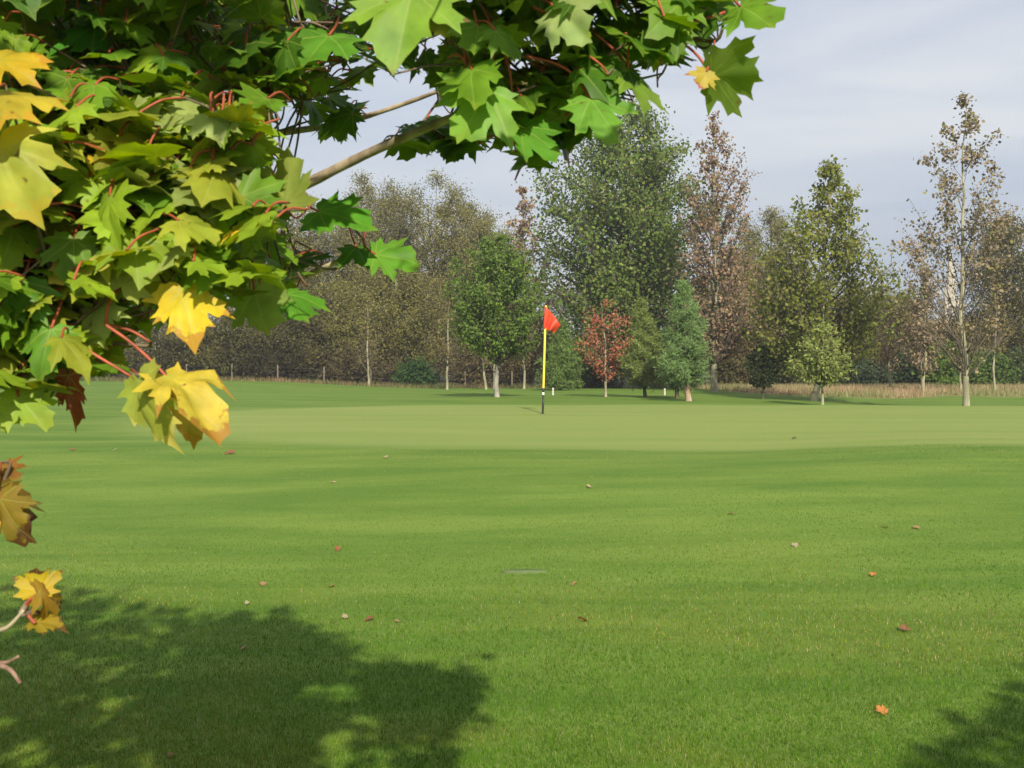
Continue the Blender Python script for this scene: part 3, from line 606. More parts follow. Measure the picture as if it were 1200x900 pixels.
mr = np.random.default_rng(21)
TR = np.array([-1.85, 1.7, 0.0]); TR[2] = float(height(TR[0], TR[1]))
maple = empty('maple_tree', tuple(TR), 'maple overhanging the view with green and yellow autumn leaves on red stalks', 'maple tree')
def ML(p): return np.asarray(p) - TR
mt = MB(); mt.tube(ML(curve3([TR + (0, 0, -.15), TR + (.02, 0, .8), TR + (-.03, .05, 1.6), TR + (.05, -.05, 2.6), TR + (.0, 0, 3.6), TR + (.05, .0, 4.2)])), np.linspace(0.075, 0.010, 23)[:len(curve3([0 * TR] * 6))], 12)
mt.build('trunk', M_maplebark, maple, True)
def tr_at(z): return TR + np.array([0, 0, z])
limbs = [  # explicit limbs (world points, start radius, end radius)
 ([tr_at(1.25), P(60, 300, 2.55), P(330, 231, 2.4), P(425, 182, 2.28), P(520, 141, 2.15), P(640, 96, 2.05), P(725, 62, 1.95), P(790, 38, 1.9)], 0.0175, 0.004, 'pale limb crossing the gap of sky'),
 ([tr_at(1.15), P(40, 380, 2.3), P(250, 362, 2.35), P(355, 326, 2.3), P(432, 289, 2.2)], 0.014, 0.0045, 'thin brown twig ending in two green leaves'),
 ([tr_at(1.6), P(-40, 250, 2.3), P(140, 262, 2.1), P(205, 245, 2.05), P(250, 185, 2.0), P(330, 120, 2.0)], 0.016, 0.004, None),
 ([tr_at(1.8), P(-20, 120, 2.7), P(72, 75, 2.6), P(180, 40, 2.6), P(330, 60, 2.6), P(480, 10, 2.5), P(600, 40, 2.3)], 0.020, 0.004, None),
 ([tr_at(1.7), P(100, 150, 3.0), P(260, 165, 2.9), P(400, 146, 2.8), P(465, 125, 2.75), P(560, 90, 2.6)], 0.016, 0.004, None),
 ([tr_at(2.2), (-1.2, 1.8, 2.7), (-0.6, 1.9, 2.75), (0.0, 1.9, 2.62), (0.35, 1.85, 2.45)], 0.018, 0.004, None),
 ([tr_at(1.1), P(-60, 420, 1.9), P(20, 410, 1.75), P(80, 397, 1.65)], 0.010, 0.004, None),
 ([tr_at(0.85), P(-80, 640, 1.5), P(-20, 740, 1.35), P(8, 738, 1.33), P(28, 715, 1.32)], 0.006, 0.0018, None),
 ([tr_at(0.9), P(-90, 600, 1.6), P(-30, 590, 1.5), P(10, 580, 1.45)], 0.009, 0.003, None),
 ([tr_at(2.4), (-2.3, 1.9, 3.0), (-2.7, 2.3, 3.3)], 0.02, 0.005, None),
 ([tr_at(2.6), (-1.5, 1.4, 3.3), (-1.0, 1.3, 3.6)], 0.02, 0.005, None),
 ([tr_at(2.0), (-2.5, 2.4, 2.4), (-3.0, 2.8, 2.6)], 0.018, 0.005, None),
 ([tr_at(2.9), (-1.9, 2.2, 3.5), (-1.8, 2.6, 3.7)], 0.015, 0.004, None),
 ([tr_at(2.1), (-2.3, 1.1, 2.7), (-2.8, 0.8, 3.0)], 0.018, 0.005, None),
 ([tr_at(0.8), P(-140, 790, 1.5), P(-15, 776, 1.35), P(12, 783, 1.32), P(24, 801, 1.31)], 0.006, 0.0020, 'bare pinkish twig tip at the left edge'),
 ([P(-15, 776, 1.35), P(8, 777, 1.33), P(22, 769, 1.32)], 0.0028, 0.0016, None)]
limb_pts = []
for pts, r0, r1, lab in limbs:
    c = curve3(pts, 10); limb_pts.append(c)
    kk = np.linspace(0, 1, len(c)); m = MB(); m.tube(ML(c), (r0 + (r1 - r0) * kk ** 0.8) * (1 + 0.10 * np.sin(kk * 61) * np.sin(kk * 23)), 8)
    o = m.build('limb', M_pinktwig if pts[-1][2] < 1.3 and pts[-1][1] < 1.4 else M_maplebark, maple, True)
    if lab: o['label'] = lab
LP = np.concatenate(limb_pts)

GRN, MID, LIT, OLV, YEL, PAL = (0.058, 0.132, 0.010), (0.118, 0.222, 0.014), (0.230, 0.335, 0.022), (0.270, 0.290, 0.028), (0.62, 0.42, 0.025), (0.28, 0.34, 0.09)
stalks = MB(); twigs = MB(); crown = MB()
def stalk(pts, r0=0.0022, r1=0.0016): 
    c = curve3(pts, 6); stalks.tube(ML(c), np.linspace(r0, r1, len(c)), 6)
def inside(p):
    x, y, z = proj(p); return z > 0.05 and -40 < x < 1240 and -40 < y < 940
LIN = np.array([inside(p) for p in LP])
GAP = [(318, 150), (420, 60), (520, 120), (560, 170), (660, 215), (520, 240), (330, 250)]
LGAP = np.array([in_poly(GAP, *proj(p)[:2]) for p in LP])
def nearest(p):
    d2 = ((LP - p) ** 2).sum(1) + 0.6 * np.maximum(p[1] - LP[:, 1], 0) ** 2
    d2 = d2 + 4 * LGAP
    if not inside(p): d2 = d2 + 100 * LIN          # twigs of the crown above stay up there
    return LP[np.argmin(d2)]
def twig_to_limb(p, r0=0.003):
    q = nearest(p)
    if np.linalg.norm(p - q) > 0.5: return
    mid = (p + q) / 2 + np.array([0, 0, -0.12 * np.linalg.norm(p - q)]) + mr.normal(0, 0.02, 3)
    c = curve3([p, mid, q], 8); twigs.tube(ML(c), np.linspace(r0 * .7, r0 * 1.4, len(c)), 5)

# the leaves one can pick out, each a part of its own
# base px, tip px, depth, size m, normal hint (x toward right, y toward camera negative, z up), colours, label
heroes = [
 ((484, -14), (468, 68), 1.52, 0.115, (0.0, -1, 0.35), (0.20, 0.33, 0.035), None, 0.5, None),
 ((572, 106), (538, 168), 1.66, 0.100, (-0.05, -1, 0.35), (0.175, 0.33, 0.035), None, 0.5, 'large yellow-green leaf facing out on a red stalk'),
 ((692, 116), (716, 158), 1.68, 0.092, (0.0, -1, 0.75), (0.13, 0.28, 0.03), None, 0.8, None),
 ((654, 11), (690, 55), 1.66, 0.075, (-0.5, -1, 0.3), (0.30, 0.38, 0.12), None, 0.7, 'pale leaf among the top green leaves'),
 ((833, 87), (893, 96), 1.75, 0.092, (0.3, 0.8, 0.75), (0.12, 0.22, 0.02), None, 0.7, 'sharp-lobed leaf furthest out against the sky'),
 ((828, 84), (818, 105), 1.74, 0.035, (0.2, -1, 0.2), (0.45, 0.33, 0.05), (0.4, 0.12, 0.04), 0.7, None),
 ((868, 8), (898, 52), 1.75, 0.085, (-0.6, -0.6, 0.6), (0.13, 0.25, 0.02), None, 0.8, None),
 ((800, 2), (760, 40), 1.72, 0.085, (0.2, -1, 0.6), (0.13, 0.24, 0.02), None, 0.8, None),
 ((735, 90), (790, 122), 1.70, 0.085, (0.5, -0.6, 0.8), (0.17, 0.26, 0.03), None, 0.9, None),
 ((785, 50), (740, 76), 1.73, 0.08, (-.1, -0.9, 0.8), (0.09, 0.19, 0.018), None, 0.9, None),
 ((610, 150), (662, 180), 1.75, 0.085, (0.2, -0.7, 0.8), (0.10, 0.25, 0.025), None, 0.8, None),
 ((640, 140), (690, 195), 1.95, 0.09, (0.7, -0.4, 0.5), (0.06, 0.10, 0.03), (0.25, 0.10, 0.03), 0.7, None),
 ((258, 137), (310, 128), 1.70, 0.078, (0, -0.7, 0.9), (0.52, 0.40, 0.03), (0.50, 0.28, 0.03), 1.6, 'yellow leaf low in the upper green mass'),
 ((214, 338), (230, 392), 1.55, 0.088, (0.05, -1, 0.5), (0.66, 0.47, 0.03), (0.50, 0.27, 0.03), 1.3, 'bright yellow leaf with brown specks over the red stalks'),
 ((196, 440), (282, 486), 1.50, 0.115, (0.15, -0.45, 0.9), (0.56, 0.43, 0.05), (0.36, 0.19, 0.03), 2.8, 'big drooping yellow leaf lowest of the hanging spray'),
 ((200, 447), (232, 515), 1.53, 0.095, (0.5, -0.8, 0.1), (0.55, 0.40, 0.09), (0.50, 0.28, 0.05), 1.6, None),
 ((163, 445), (192, 522), 1.50, 0.098, (-0.6, -0.9, 0.15), (0.30, 0.33, 0.05), (0.52, 0.46, 0.10), 1.2, 'yellow-green folded leaf beside the drooping yellow leaf'),
 ((80, 440), (94, 512), 1.60, 0.075, (0.5, -1, 0.1), (0.26, 0.075, 0.03), (0.30, 0.09, 0.035), 3.0, 'curled rust-brown dead leaf hanging down'),
 ((-12, 112), (78, 182), 1.42, 0.115, (-0.1, -0.55, 0.9), (0.42, 0.33, 0.03), (0.52, 0.31, 0.03), 2.4, 'large orange-yellow leaf at the left edge'),
 ((-2, 165), (32, 240), 1.40, 0.100, (-0.1, -1, 0.3), (0.42, 0.42, 0.06), (0.50, 0.40, 0.05), 1.5, 'pale yellow leaf at the left edge'),
 ((-5, 70), (40, 60), 1.5, 0.08, (0, -0.7, 0.8), (0.55, 0.36, 0.02), (0.5, 0.25, 0.02), 1.0, None),
 ((-8, 574), (62, 604), 1.45, 0.068, (0.25, -0.35, 0.95), (0.13, 0.085, 0.012), (0.07, 0.03, 0.01), 2.6, 'dark browned leaf at the left edge over the lawn'),
 ((0, 585), (32, 622), 1.43, 0.062, (-0.4, -0.8, 0.4), (0.20, 0.14, 0.015), (0.08, 0.035, 0.01), 2.2, None),
 ((-2, 600), (14, 612), 1.43, 0.03, (0, -1, 0.4), (0.75, 0.5, 0.02), None, 1.0, None),
 ((0, 547), (28, 560), 1.5, 0.045, (0, -0.5, 0.9), (0.20, 0.09, 0.02), None, 1.0, None),
 ((44, 696), (36, 668), 1.34, 0.043, (0.35, -0.9, 0.6), (0.46, 0.31, 0.012), (0.10, 0.035, 0.010), 2.0, 'yellow leaf with brown rim, lowest on the left'),
 ((45, 694), (86, 714), 1.33, 0.042, (0.8, -0.5, 0.5), (0.30, 0.18, 0.02), (0.045, 0.018, 0.010), 2.8, 'brown-edged leaf beside the lowest yellow leaf'),
 ((40, 728), (72, 728), 1.34, 0.036, (0, -0.4, 0.9), (0.32, 0.22, 0.02), (0.14, 0.07, 0.02), 1.2, None),
 ((160, 172), (168, 112), 1.62, 0.080, (0.0, 0.9, 0.1), (0.42, 0.47, 0.15), None, 0.6, 'pale upright leaf showing its underside'),
 ((178, 178), (200, 150), 1.64, 0.06, (0.1, 0.9, 0.1), (0.38, 0.44, 0.14), None, 0.6, None),
 ((142, 336), (165, 285), 1.56, 0.085, (0.1, 0.9, -0.35), (0.34, 0.36, 0.07), None, 0.7, 'pale olive leaf turned underside out'),
 ((335, 240), (345, 175), 1.70, 0.09, (0.45, 0.8, -0.2), (0.26, 0.31, 0.05), None, 0.6, None),
 ((374, 248), (452, 266), 2.05, 0.105, (0.0, -0.7, 0.85), (0.10, 0.28, 0.02), None, 0.9, 'bright green leaf spreading right of the spray'),
 ((440, 298), (490, 304), 2.10, 0.085, (0.1, -0.8, 0.7), (0.12, 0.28, 0.025), None, 1.0, 'green leaf at the end of the thin twig'),
 ((418, 290), (455, 335), 2.15, 0.07, (0.3, -0.5, 0.8), (0.05, 0.14, 0.012), None, 1.0, None),
 ((345, 300), (372, 332), 2.2, 0.09, (-.1, -0.4, 0.9), (0.05, 0.12, 0.012), None, 1.0, None),
 ((298, 340), (316, 392), 1.75, 0.080, (-0.35, -1, 0.25), (0.22, 0.30, 0.07), None, 0.6, 'pale green leaf pointing down at the spray edge'),
 ((335, 345), (372, 380), 1.8, 0.07, (0.2, -.7, 0.8), (0.10, 0.25, 0.02), None, 1.1, None),
 ((240, 335), (335, 345), 1.62, 0.105, (0.0, -0.25, 0.97), (0.12, 0.16, 0.02), None, 1.0, None),
 ((20, 462), (14, 505), 1.58, 0.06, (-0.1, -1, 0.45), (0.28, 0.38, 0.03), None, 1.0, None),
 ((22, 465), (66, 505), 1.57, 0.062, (0.1, -0.9, 0.6), (0.28, 0.36, 0.03), None, 1.0, None),
 ((26, 330), (8, 388), 1.55, 0.078, (-0.2, -1, 0.35), (0.10, 0.23, 0.02), None, 1.1, None),
 ((60, 385), (52, 432), 1.55, 0.072, (0.1, -1, 0.5), (0.11, 0.24, 0.02), None, 1.2, None),
 ((120, 295), (70, 310), 1.56, 0.08, (0, -.8, 0.7), (0.32, 0.32, 0.04), (0.42, 0.34, 0.05), 1.0, None),
 ((150, 75), (175, 95), 1.85, 0.10, (0, -0.7, 0.8), (0.07, 0.22, 0.02), None, 1.0, None),
 ((112, 30), (120, 58), 1.8, 0.09, (0, -0.75, 0.8), (0.07, 0.22, 0.02), None, 1.0, None),
 ((158, 210), (190, 248), 1.6, 0.10, (0, -0.6, 0.9), (0.12, 0.24, 0.02), None, 1.0, None),
 ((385, 42), (362, 80), 1.75, 0.095, (0, -0.75, 0.8), (0.10, 0.24, 0.02), None, 1.0, None)]
leafc = 0
for (b0, t0, d, sz, nh, col, edge, curl, lab) in heroes:
    m = MB(); base = P(*b0, d); tipw = P(*t0, d) - base
    nrm = unit(np.array(nh, float)); tdir = unit(tipw + np.array([0, -0.15 * np.linalg.norm(tipw) * 0, 0]))
    # let the tip direction lie in the blade plane while keeping its image direction
    t3 = tdir - np.array([0, 1, 0]) * ((tdir @ nrm) / (nrm[1] if abs(nrm[1]) > 0.2 else -0.2) if abs(nrm[1]) > 0.2 else 0)
    hold = np.linalg.norm(t3); t3 = unit(t3)
    m2 = MB(); wd = 0.42 if (lab and 'dead' in lab) else 0.72 if (lab and 'drooping' in lab) else 0.6 if b0 in ((200, 447), (163, 445), (240, 335)) else 1.0
    add_leaf(m2, mr, ML(base), t3, nrm, sz, col, curl, None, edge, wd)
    o = m2.build('leaf', M_maple, maple, True)
    if lab: o['label'] = lab
    up = unit(-t3 * 0.6 + np.array([0, 0.5, 0.6]) + mr.normal(0, 0.2, 3))
    e = base + up * 0.07
    if not (60 < b0[0] < 215 and 330 < b0[1] < 450) and b0[1] not in (106, 116, 90, 87, 696, 694, 728):
        c = curve3([base, base + unit(-t3 + up) * 0.035, e], 6); m = MB(); m.tube(ML(c), np.linspace(.0022, .0016, len(c)), 6); m.build('stalk', M_stalk, o, True); twig_to_limb(e, 0.0022)
# the red stalks drawn across the yellow spray and along the top right
for pts, d in [([(80, 397), (100, 386), (123, 379)], 1.62), ([(124, 380), (126, 355), (142, 336)], 1.58), ([(124, 381), (150, 398), (175, 420), (200, 446)], 1.55), ([(128, 381), (155, 387), (176, 401)], 1.58),
               ([(80, 397), (105, 412), (162, 446)], 1.54), ([(28, 715), (34, 703), (44, 696)], 1.33), ([(28, 715), (42, 732), (40, 728)], 1.33), ([(124, 379), (150, 372), (172, 366)], 1.62), ([(572, 106), (573, 82), (582, 56)], 1.68), ([(692, 116), (675, 88), (652, 73), (616, 66)], 1.72), ([(741, 88), (725, 62), (696, 39)], 1.74),
               ([(833, 87), (815, 60), (785, 42)], 1.77), ([(775, 36), (815, 26), (850, 14)], 1.80), ([(155, 172), (148, 190), (160, 202)], 1.66), ([(178, 178), (172, 195), (160, 202)], 1.66), ([(160, 202), (185, 195), (214, 192)], 1.68),
               ([(270, 155), (245, 195), (215, 222)], 1.75), ([(245, 198), (262, 196), (278, 204)], 1.72), ([(195, 220), (240, 228)], 1.72), ([(560, 0), (578, 30), (584, 60)], 1.78), ([(625, 8), (640, 16), (654, 11)], 1.70), ([(592, 62), (598, 85), (600, 110)], 1.72)]:
    stalk([P(x, y, d) for x, y in pts], 0.0026, 0.0020); twig_to_limb(P(*pts[0], d) if pts[0][0] in (80, 160, 270, 28) else P(*pts[-1], d), 0.003)

poly = [(-60, -90), (860, -90), (850, 10), (800, 50), (745, 80), (700, 120), (640, 150), (600, 140), (545, 112), (470, 70), (430, 75), (395, 108), (335, 105), (300, 118), (302, 200), (318, 262), (345, 318), (350, 352), (300, 362), (245, 345), (180, 365),
        (150, 405), (118, 432), (70, 452), (20, 470), (-60, 480)]
KEEP = [P(*[(b_ + t_) / 2 for b_, t_ in zip(h[0], h[1])], h[2]) for h in heroes if h[2] < 1.8] + [P(330, 231, 2.4), P(350, 220, 2.38), P(375, 207, 2.35), P(415, 188, 2.3), P(452, 266, 2.08), P(400, 258, 2.05), P(470, 302, 2.1)]
KEEP = np.array(KEEP)
def shades(q):
    v = q - KEEP; a = v @ S; perp = np.linalg.norm(v - a[:, None] * S, axis=1)
    return bool(((a > 0.06) & (perp < 0.085)).any())
items = []   # (base, tip, normal, size, colour)
def hang(pos, spread=0.5):
    nrm = unit(S * 0.55 + np.array([0, 0, 0.65]) + mr.normal(0, spread, 3))
    c = np.array([0, -0.25, -1.0]) + mr.normal(0, 0.75, 3); t = unit(c - nrm * (c @ nrm))
    return t, nrm
def leaf_colour(px, py, d):
    u = mr.random()
    if px < 340 and py > 120:
        c = LIT if u < .42 else MID if u < .66 else OLV if u < .84 else PAL if u < .93 else YEL
        if u > .93 and mr.random() < .5: c = OLV
    else:
        c = MID if u < .5 else GRN if u < .75 else LIT if u < .96 else OLV
    if d > 2.2: c = tuple(np.array(c) * 0.6 + np.array(GRN) * 0.4)  # deeper leaves pulled to dark green: crown shade put into their colour
    return np.array(c) * mr.uniform(0.8, 1.2)
n = 0
while n < 2050:
    px, py = mr.uniform(-60, 870), mr.uniform(-90, 450)
    if px > 340 and mr.random() < 0.25: continue
    if not in_poly(poly, px, py): continue
    left = px < 350 and py > 110; front = mr.random() < (0.62 if left else 0.42)
    d = mr.uniform(1.62, 2.0) if front else mr.uniform(2.0, 3.0)
    dm = np.interp(px, [280, 400, 480, 620], [3.0, 2.65, 2.3, 2.1]) + mr.normal(0, 0.12)
    if d > dm: d = mr.uniform(1.64, max(dm, 1.7))
    if left: d = 1.50 + (d - 1.62) * 0.62
    if py > 320 and px > 130 and d < 1.66: continue
    pos = P(px, py, d)
    if shades(pos) and not (left and mr.random() < 0.35): continue
    t, nrm = hang(pos, 0.42)
    sz = mr.uniform(0.045, 0.085)
    items.append((pos - t * sz * 0.45, t, nrm, sz, leaf_colour(px, py, d))); n += 1
for q, cnt, d0, d1 in (([(315, 90), (410, 90), (402, 158), (350, 140)], 16, 2.5, 2.9), ([(455, 140), (565, 150), (545, 178), (480, 168)], 14, 2.2, 2.6), ([(560, 120), (690, 140), (672, 178), (610, 182)], 22, 1.9, 2.4)):
    xs_ = [p[0] for p in q]; ys_ = [p[1] for p in q]; k = 0
    while k < cnt:
        px, py = mr.uniform(min(xs_), max(xs_)), mr.uniform(min(ys_), max(ys_))
        if not in_poly(q, px, py): continue
        d = mr.uniform(d0, d1); pos = P(px, py, d); t, nrm = hang(pos, 0.5); sz = mr.uniform(0.07, 0.10)
        items.append((pos - t * sz * 0.5, t, nrm, sz, np.array(GRN if mr.random() < .6 else MID))); k += 1  # mostly the darkest green, standing for shade under the crown above
shadow = [(-420, 690), (0, 688), (100, 690), (175, 712), (240, 722), (330, 713), (365, 745), (420, 772), (535, 785), (558, 812), (500, 828), (535, 875), (572, 905), (560, 940), (-420, 940)]  # unseen crown leaves are laid out sunward from this outline to cast the shadow
n = 0; tries = 0
while n < 1700 and tries < 60000:
    tries += 1
    px, py = mr.uniform(-420, 580), mr.uniform(686, 935)
    if not in_poly(shadow, px + mr.normal(0, 6), py): continue
    if -60 < px < 400 and mr.random() < (py - 800) / 330: continue
    G = ground_hit(px, py); h = mr.uniform(1.5, 4.3)
    Q = G + S * (h - G[2]) / S[2]
    if shades(Q) or Q[1] < 0.5 or np.linalg.norm(Q - EYE) < 1.1 or np.linalg.norm((Q - TR)[:2]) > 2.3: continue
    qx, qy, qz = proj(Q)
    m_ = 75 * 1.6 / qz
    if qz > 0 and -m_ < qx < 1200 + m_ and -m_ < qy < 900 + m_ and not (in_poly(poly, qx, qy) and qz > 2.0): continue
    t, nrm = hang(Q, 0.4); sz = mr.uniform(0.08, 0.115)
    items.append((Q - t * sz * .45, t, nrm, sz, np.array(MID) * mr.uniform(.7, 1.2))); n += 1
print('hidden canopy leaves', n, tries)
cells = {}
for (b0, t, nrm, sz, col) in items:
    add_leaf(crown, mr, ML(b0), t, nrm, sz, col, mr.uniform(0.6, 1.4))
    e = b0 + unit(-t * 0.5 + np.array([0, 0.75, 0.15]) + mr.normal(0, .3, 3)) * mr.uniform(0.04, 0.07)
    stalk([b0, (b0 + e) / 2 + np.array([0, 0, 0.010]) + mr.normal(0, .003, 3), e], 0.0019, 0.0015)
    cells.setdefault(tuple(np.floor(e / 0.24).astype(int)), []).append(e)
for es in cells.values():
    hub = np.mean(es, 0) + np.array([0, 0.03, 0.0])
    for e in es:
        c = curve3([e, (e + hub) / 2 + mr.normal(0, .008, 3), hub], 6); twigs.tube(ML(c), np.linspace(0.0016, 0.0024, len(c)), 4)
    twig_to_limb(hub, 0.0026)
crown.build('crown', M_maple, maple, True)
stalks.build('leaf_stalks', M_stalk, maple, True)
twigs.build('twigs', M_twig, maple, True)

# second maple standing to the right of the camera; only its shade reaches the picture
T2 = np.array([3.1, 0.3, 0.0]); T2[2] = float(height(3.1, .3))
m2r = empty('maple_tree', tuple(T2), 'young green maple out of view whose shade falls on the lawn at lower right', 'maple tree')
mb = MB(); tw = MB(); tw.tube(np.array([(0, 0, -.15), (.02, .02, 1.2), (0, 0, 2.2), (.03, 0, 3.0)]), [0.06, 0.05, 0.035, 0.008], 10)
shade2 = [(1195, 775), (1250, 760), (1400, 770), (1400, 960), (1080, 960), (1060, 890), (1105, 850), (1160, 835), (1180, 800)]
n = 0; tries = 0
while n < 330 and tries < 20000:
    tries += 1
    px, py = mr.uniform(1050, 1400), mr.uniform(755, 950)
    if not in_poly(shade2, px + mr.normal(0, 8), py): continue
    G = ground_hit(px, py); h = mr.uniform(1.7, 3.8); Q = G + S * (h - G[2]) / S[2]
    qx, qy, qz = proj(Q)
    if np.linalg.norm((Q - T2)[:2]) > 1.9 or (qz > 0.1 and -150 < qx < 1380 and qy > -150): continue
    t, nrm = hang(Q, 0.5); sz = mr.uniform(0.08, 0.11)
    add_leaf(mb, mr, Q - T2, t, nrm, sz, np.array(MID)); n += 1
    if n % 6 == 0:
        z0 = float(np.clip((Q - T2)[2] - 0.4, 1, 3.6)); tw.tube(curve3([(0, 0, z0), (Q - T2) * .5 + np.array([0, 0, z0 * .5 - .05]), Q - T2 + np.array([0, 0, .03])], 6), np.linspace(.014, .003, 9)[:len(curve3([0 * T2] * 3, 6))], 5)
print('second maple leaves', n, tries)
tw.build('trunk', M_maplebark, m2r, True); mb.build('crown', M_maple, m2r, True)

# ------------------------------------------------------------------ grass
def blades(n, name, mat, sampler, hh, ww, cols, lean=0.5, seed=1):
    r = np.random.default_rng(seed)
    x, y = sampler(r, n); z = height(x, y); n = len(x)
    d = np.hypot(x, y)
    az = r.uniform(0, 2 * np.pi, n); h = hh(r, n, d); wd = ww(d)
    side = np.stack([np.cos(az), np.sin(az), np.zeros(n)], -1) * wd[:, None] / 2
    la = r.uniform(0, 2 * np.pi, n); ll = np.abs(r.normal(0, lean, n))
    tip = np.stack([np.cos(la) * ll, np.sin(la) * ll, np.ones(n)], -1); tip = unit(tip) * h[:, None]
    p = np.stack([x, y, z - 0.003], -1)
    v = np.stack([p - side, p + side, p + tip], 1).reshape(-1, 3)
    t = r.random((n, 1)); c = np.asarray(cols[0]) * (1 - t) + np.asarray(cols[1]) * t
    k = r.random(n) < cols[3]; c[k] = cols[2]
    big = fbm(x * 0.38 + 0.2 * y, y * 0.75, 3); mid_ = fbm(x * 2.2, y * 3.2, 4); fine = fbm(x * 9, y * 9, 5)
    stre = fbm(x * 0.45 + 3, y * 1.9 + 0.25 * np.sin(x * .5), 9)
    wet = np.clip(1.5 * (stre - 0.5) + 0.5 + 3.0 * (big - 0.5) + 1.6 * (mid_ - 0.5), 0, 1)[:, None]          # lush to dry patches
    c = c * ((1 - wet) * np.array([1.34, 1.08, 1.30]) + wet * np.array([0.72, 0.92, 0.70])) * (0.75 + 0.5 * fine[:, None]) * r.uniform(0.75, 1.25, (n, 1))
    b = MB(); b.add(v, np.arange(3 * n).reshape(-1, 3), np.repeat(c, 3, 0))
    o = b.build(name, mat); o['kind'] = 'stuff'; return o
def fbm(x, y, sd, octs=3):
    q = np.random.default_rng(sd); tab = q.random((64, 64)); out = 0; amp = 0.5
    for o_ in range(octs):
        xi = np.floor(x).astype(int); yi = np.floor(y).astype(int); fx = x - xi; fy = y - yi
        fx = fx * fx * (3 - 2 * fx); fy = fy * fy * (3 - 2 * fy)
        g_ = lambda a, b: tab[(xi + a) % 64, (yi + b) % 64]
        out = out + amp * ((g_(0, 0) * (1 - fx) + g_(1, 0) * fx) * (1 - fy) + (g_(0, 1) * (1 - fx) + g_(1, 1) * fx) * fy)
        x = x * 2.1 + 13.7; y = y * 2.1 + 5.3; amp *= 0.5
    return out / (1 - 0.5 ** octs)
def lawn_sampler(r, n):
    u = r.random(n); d = 1 / (1 / 3.65 + u * (1 / 14.5 - 1 / 3.65)); px = r.uniform(-260, 1460, n)
    x = (px - 600) / F * d; k = green_mask(x, d) < 0.15
    return x[k], d[k]
o = blades(380000, 'lawn_grass', M_grass, lawn_sampler, lambda r, n, d: r.uniform(0.014, 0.034, n) * (1 - 0.6 * sstep(6.5, 12, d)), lambda d: 0.0034 * np.maximum(1, d / 5.0),
       ((0.066, 0.146, 0.009), (0.150, 0.222, 0.022), (0.32, 0.29, 0.12), 0.07), 0.7, 5)
tag(o, 'short mown green grass of the lawn in front of the green', 'grass')
def straw_sampler(r, n):
    x = r.uniform(8, 42, n * 2); y = r.uniform(41, 59, n * 2); k = straw_mask(x, y) > r.uniform(0.2, 1, n * 2)
    return x[k][:n], y[k][:n]
o = blades(80000, 'long_grass', M_straw, straw_sampler, lambda r, n, d: r.uniform(0.08, 0.36, n), lambda d: 0.018 + 0 * d,
       ((0.30, 0.24, 0.12), (0.44, 0.36, 0.21), (0.14, 0.16, 0.045), 0.25), 0.45, 6)
tag(o, 'long straw-coloured grass along the foot of the wood', 'long grass')
def verge_sampler(r, n):
    x = r.uniform(-50, 40, n); return x, 58.8 + r.normal(0, 0.8, n) + 1.2 * np.sin(x * 0.4)
o = blades(26000, 'verge_grass', M_straw, verge_sampler, lambda r, n, d: r.uniform(0.08, 0.35, n), lambda d: 0.025 + 0 * d,
       ((0.07, 0.09, 0.025), (0.20, 0.17, 0.075), (0.30, 0.23, 0.12), 0.2), 0.5, 8)
tag(o, 'rough weedy grass under the trees at the edge of the wood', 'rough grass')

# ------------------------------------------------------------------ fallen leaves on the grass
fall = [(270, 532, 'long brown', 'on the left lawn below the drooping yellow leaf', 0.16), (133, 529, 'pale', 'on the left lawn near the dead hanging maple leaf', 0.09), (85, 528, 'dull brown', 'furthest left by the maple spray', 0.12),
 (390, 567, 'buff', 'alone in the middle of the left lawn', 0.09), (452, 538, 'pale pink', 'just in front of the green left of the flag', 0.09), (433, 728, 'large russet', 'by the tip of the maple shadow, biggest of its cluster', 0.10), (466, 731, 'small tan', 'right of the large russet leaf', 0.06), (404, 727, 'pale pink', 'left of the large russet leaf', 0.06),
 (308, 688, 'pinkish', 'just above the maple shadow', 0.07), (388, 690, 'ochre', 'above the large russet leaf', 0.07), (290, 710, 'cream', 'touching the upper edge of the maple shadow', 0.05), (395, 647, 'russet', 'mid lawn above the ochre leaf', 0.08), (683, 730, 'dark russet', 'in the centre of the near lawn', 0.09),
 (672, 686, 'tan', 'above the dark russet centre leaf', 0.07), (1032, 840, 'bright orange', 'near the lower right shade', 0.09), (1023, 677, 'orange-brown', 'mid lawn on the right', 0.08), (932, 642, 'cream', 'mid lawn below the mound', 0.08), (1037, 620, 'russet', 'left of a pair on the mound slope', 0.09), (1074, 620, 'tan', 'right of a pair on the mound slope', 0.08),
 (690, 572, 'buff', 'on the slope right below the green', 0.09), (856, 604, 'pinkish brown', 'on the mound slope in the middle', 0.08), (1060, 743, 'dull mauve-brown', 'flat on the right of the near lawn', 0.09), (930, 515, 'dark', 'lying on the putting green itself', 0.09), (285, 765, 'pink', 'inside the maple shadow', 0.05), (201, 892, 'brown', 'at the bottom of the maple shadow', 0.05)]
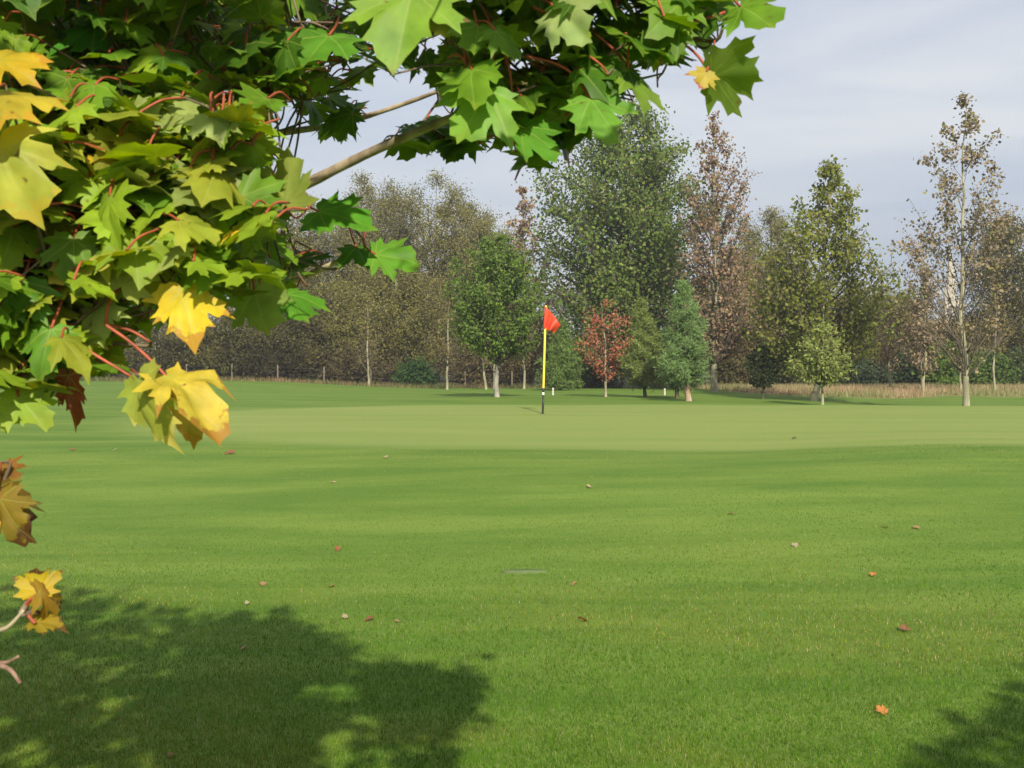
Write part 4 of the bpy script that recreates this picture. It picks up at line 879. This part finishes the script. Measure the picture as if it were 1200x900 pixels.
cmap = {'pale': (0.38, 0.30, 0.18), 'pink': (0.42, 0.22, 0.13), 'cream': (0.38, 0.31, 0.19), 'buff': (0.45, 0.33, 0.19), 'tan': (0.36, 0.22, 0.10), 'ochre': (0.38, 0.22, 0.06), 'russet': (0.30, 0.10, 0.045), 'orange': (0.55, 0.22, 0.06), 'brown': (0.26, 0.12, 0.055), 'dark': (0.10, 0.07, 0.04)}
for k, (px, py, cn, where, sz) in enumerate(fall):
    b = ground_hit(px, py); r = np.random.default_rng(900 + k)
    col = next((v for kk, v in cmap.items() if kk in cn), cmap['brown'])
    sz = sz * 0.6; m = MB(); nrm = unit(np.array([r.normal(0, .3), -0.2 + r.normal(0, .25), 1.0])); a = r.uniform(0, 6.28)
    t = unit(np.array([math.cos(a), math.sin(a), 0.0])); t = unit(t - nrm * (t @ nrm))
    add_leaf(m, r, -t * sz * 0.4 + np.array([0, 0, 0.016]), t, nrm, sz, col, r.uniform(-1.4, 1.6), 0.25 * r.random(), np.array(col) * 0.8)
    c = curve3([-t * sz * .4 + np.array([0, 0, .016]), -t * sz * 0.7 + np.array([0, 0, .02]), -t * sz + np.array([0, 0, .014])], 4); m.tube(c, 0.0016, 5, np.array(col) * .6)
    o = m.build('fallen_leaf', M_maple, None, True); o.location = b
    tag(o, '%s fallen leaf %s' % (cn, where), 'leaf', 'fallen leaves scattered on the grass')
# flat pale strip set in the turf
b = ground_hit(615, 671); m = MB(); m.lathe([(0.17, -0.02), (0.17, 0.012), (0.16, 0.016), (0.0, 0.017)], 28)
o = m.build('valve_cover', plain('grey_plastic', (0.095, 0.13, 0.04), 0.7, 0.2, 20), None, True); o.location = b; o.scale = (1, .3, 1)
tag(o, 'thin pale flat cover sunk flush in the mid lawn', 'cover')

# ------------------------------------------------------------------ thin autumn haze
hz = MB(); hz.box((-700, -60, -3), (700, 700, 90))
m = bpy.data.materials.new('haze'); m.use_nodes = True; n_ = m.node_tree.nodes; n_.remove(n_['Principled BSDF'])
pv = n_.new('ShaderNodeVolumePrincipled'); pv.inputs['Color'].default_value = (0.95, 0.96, 1.0, 1); pv.inputs['Density'].default_value = 0.0010; pv.inputs['Anisotropy'].default_value = 0.3
m.node_tree.links.new(pv.outputs[0], n_['Material Output'].inputs['Volume'])
o = hz.build('haze', m); o['kind'] = 'stuff'; tag(o, 'thin pale autumn haze over the whole golf course', 'haze')
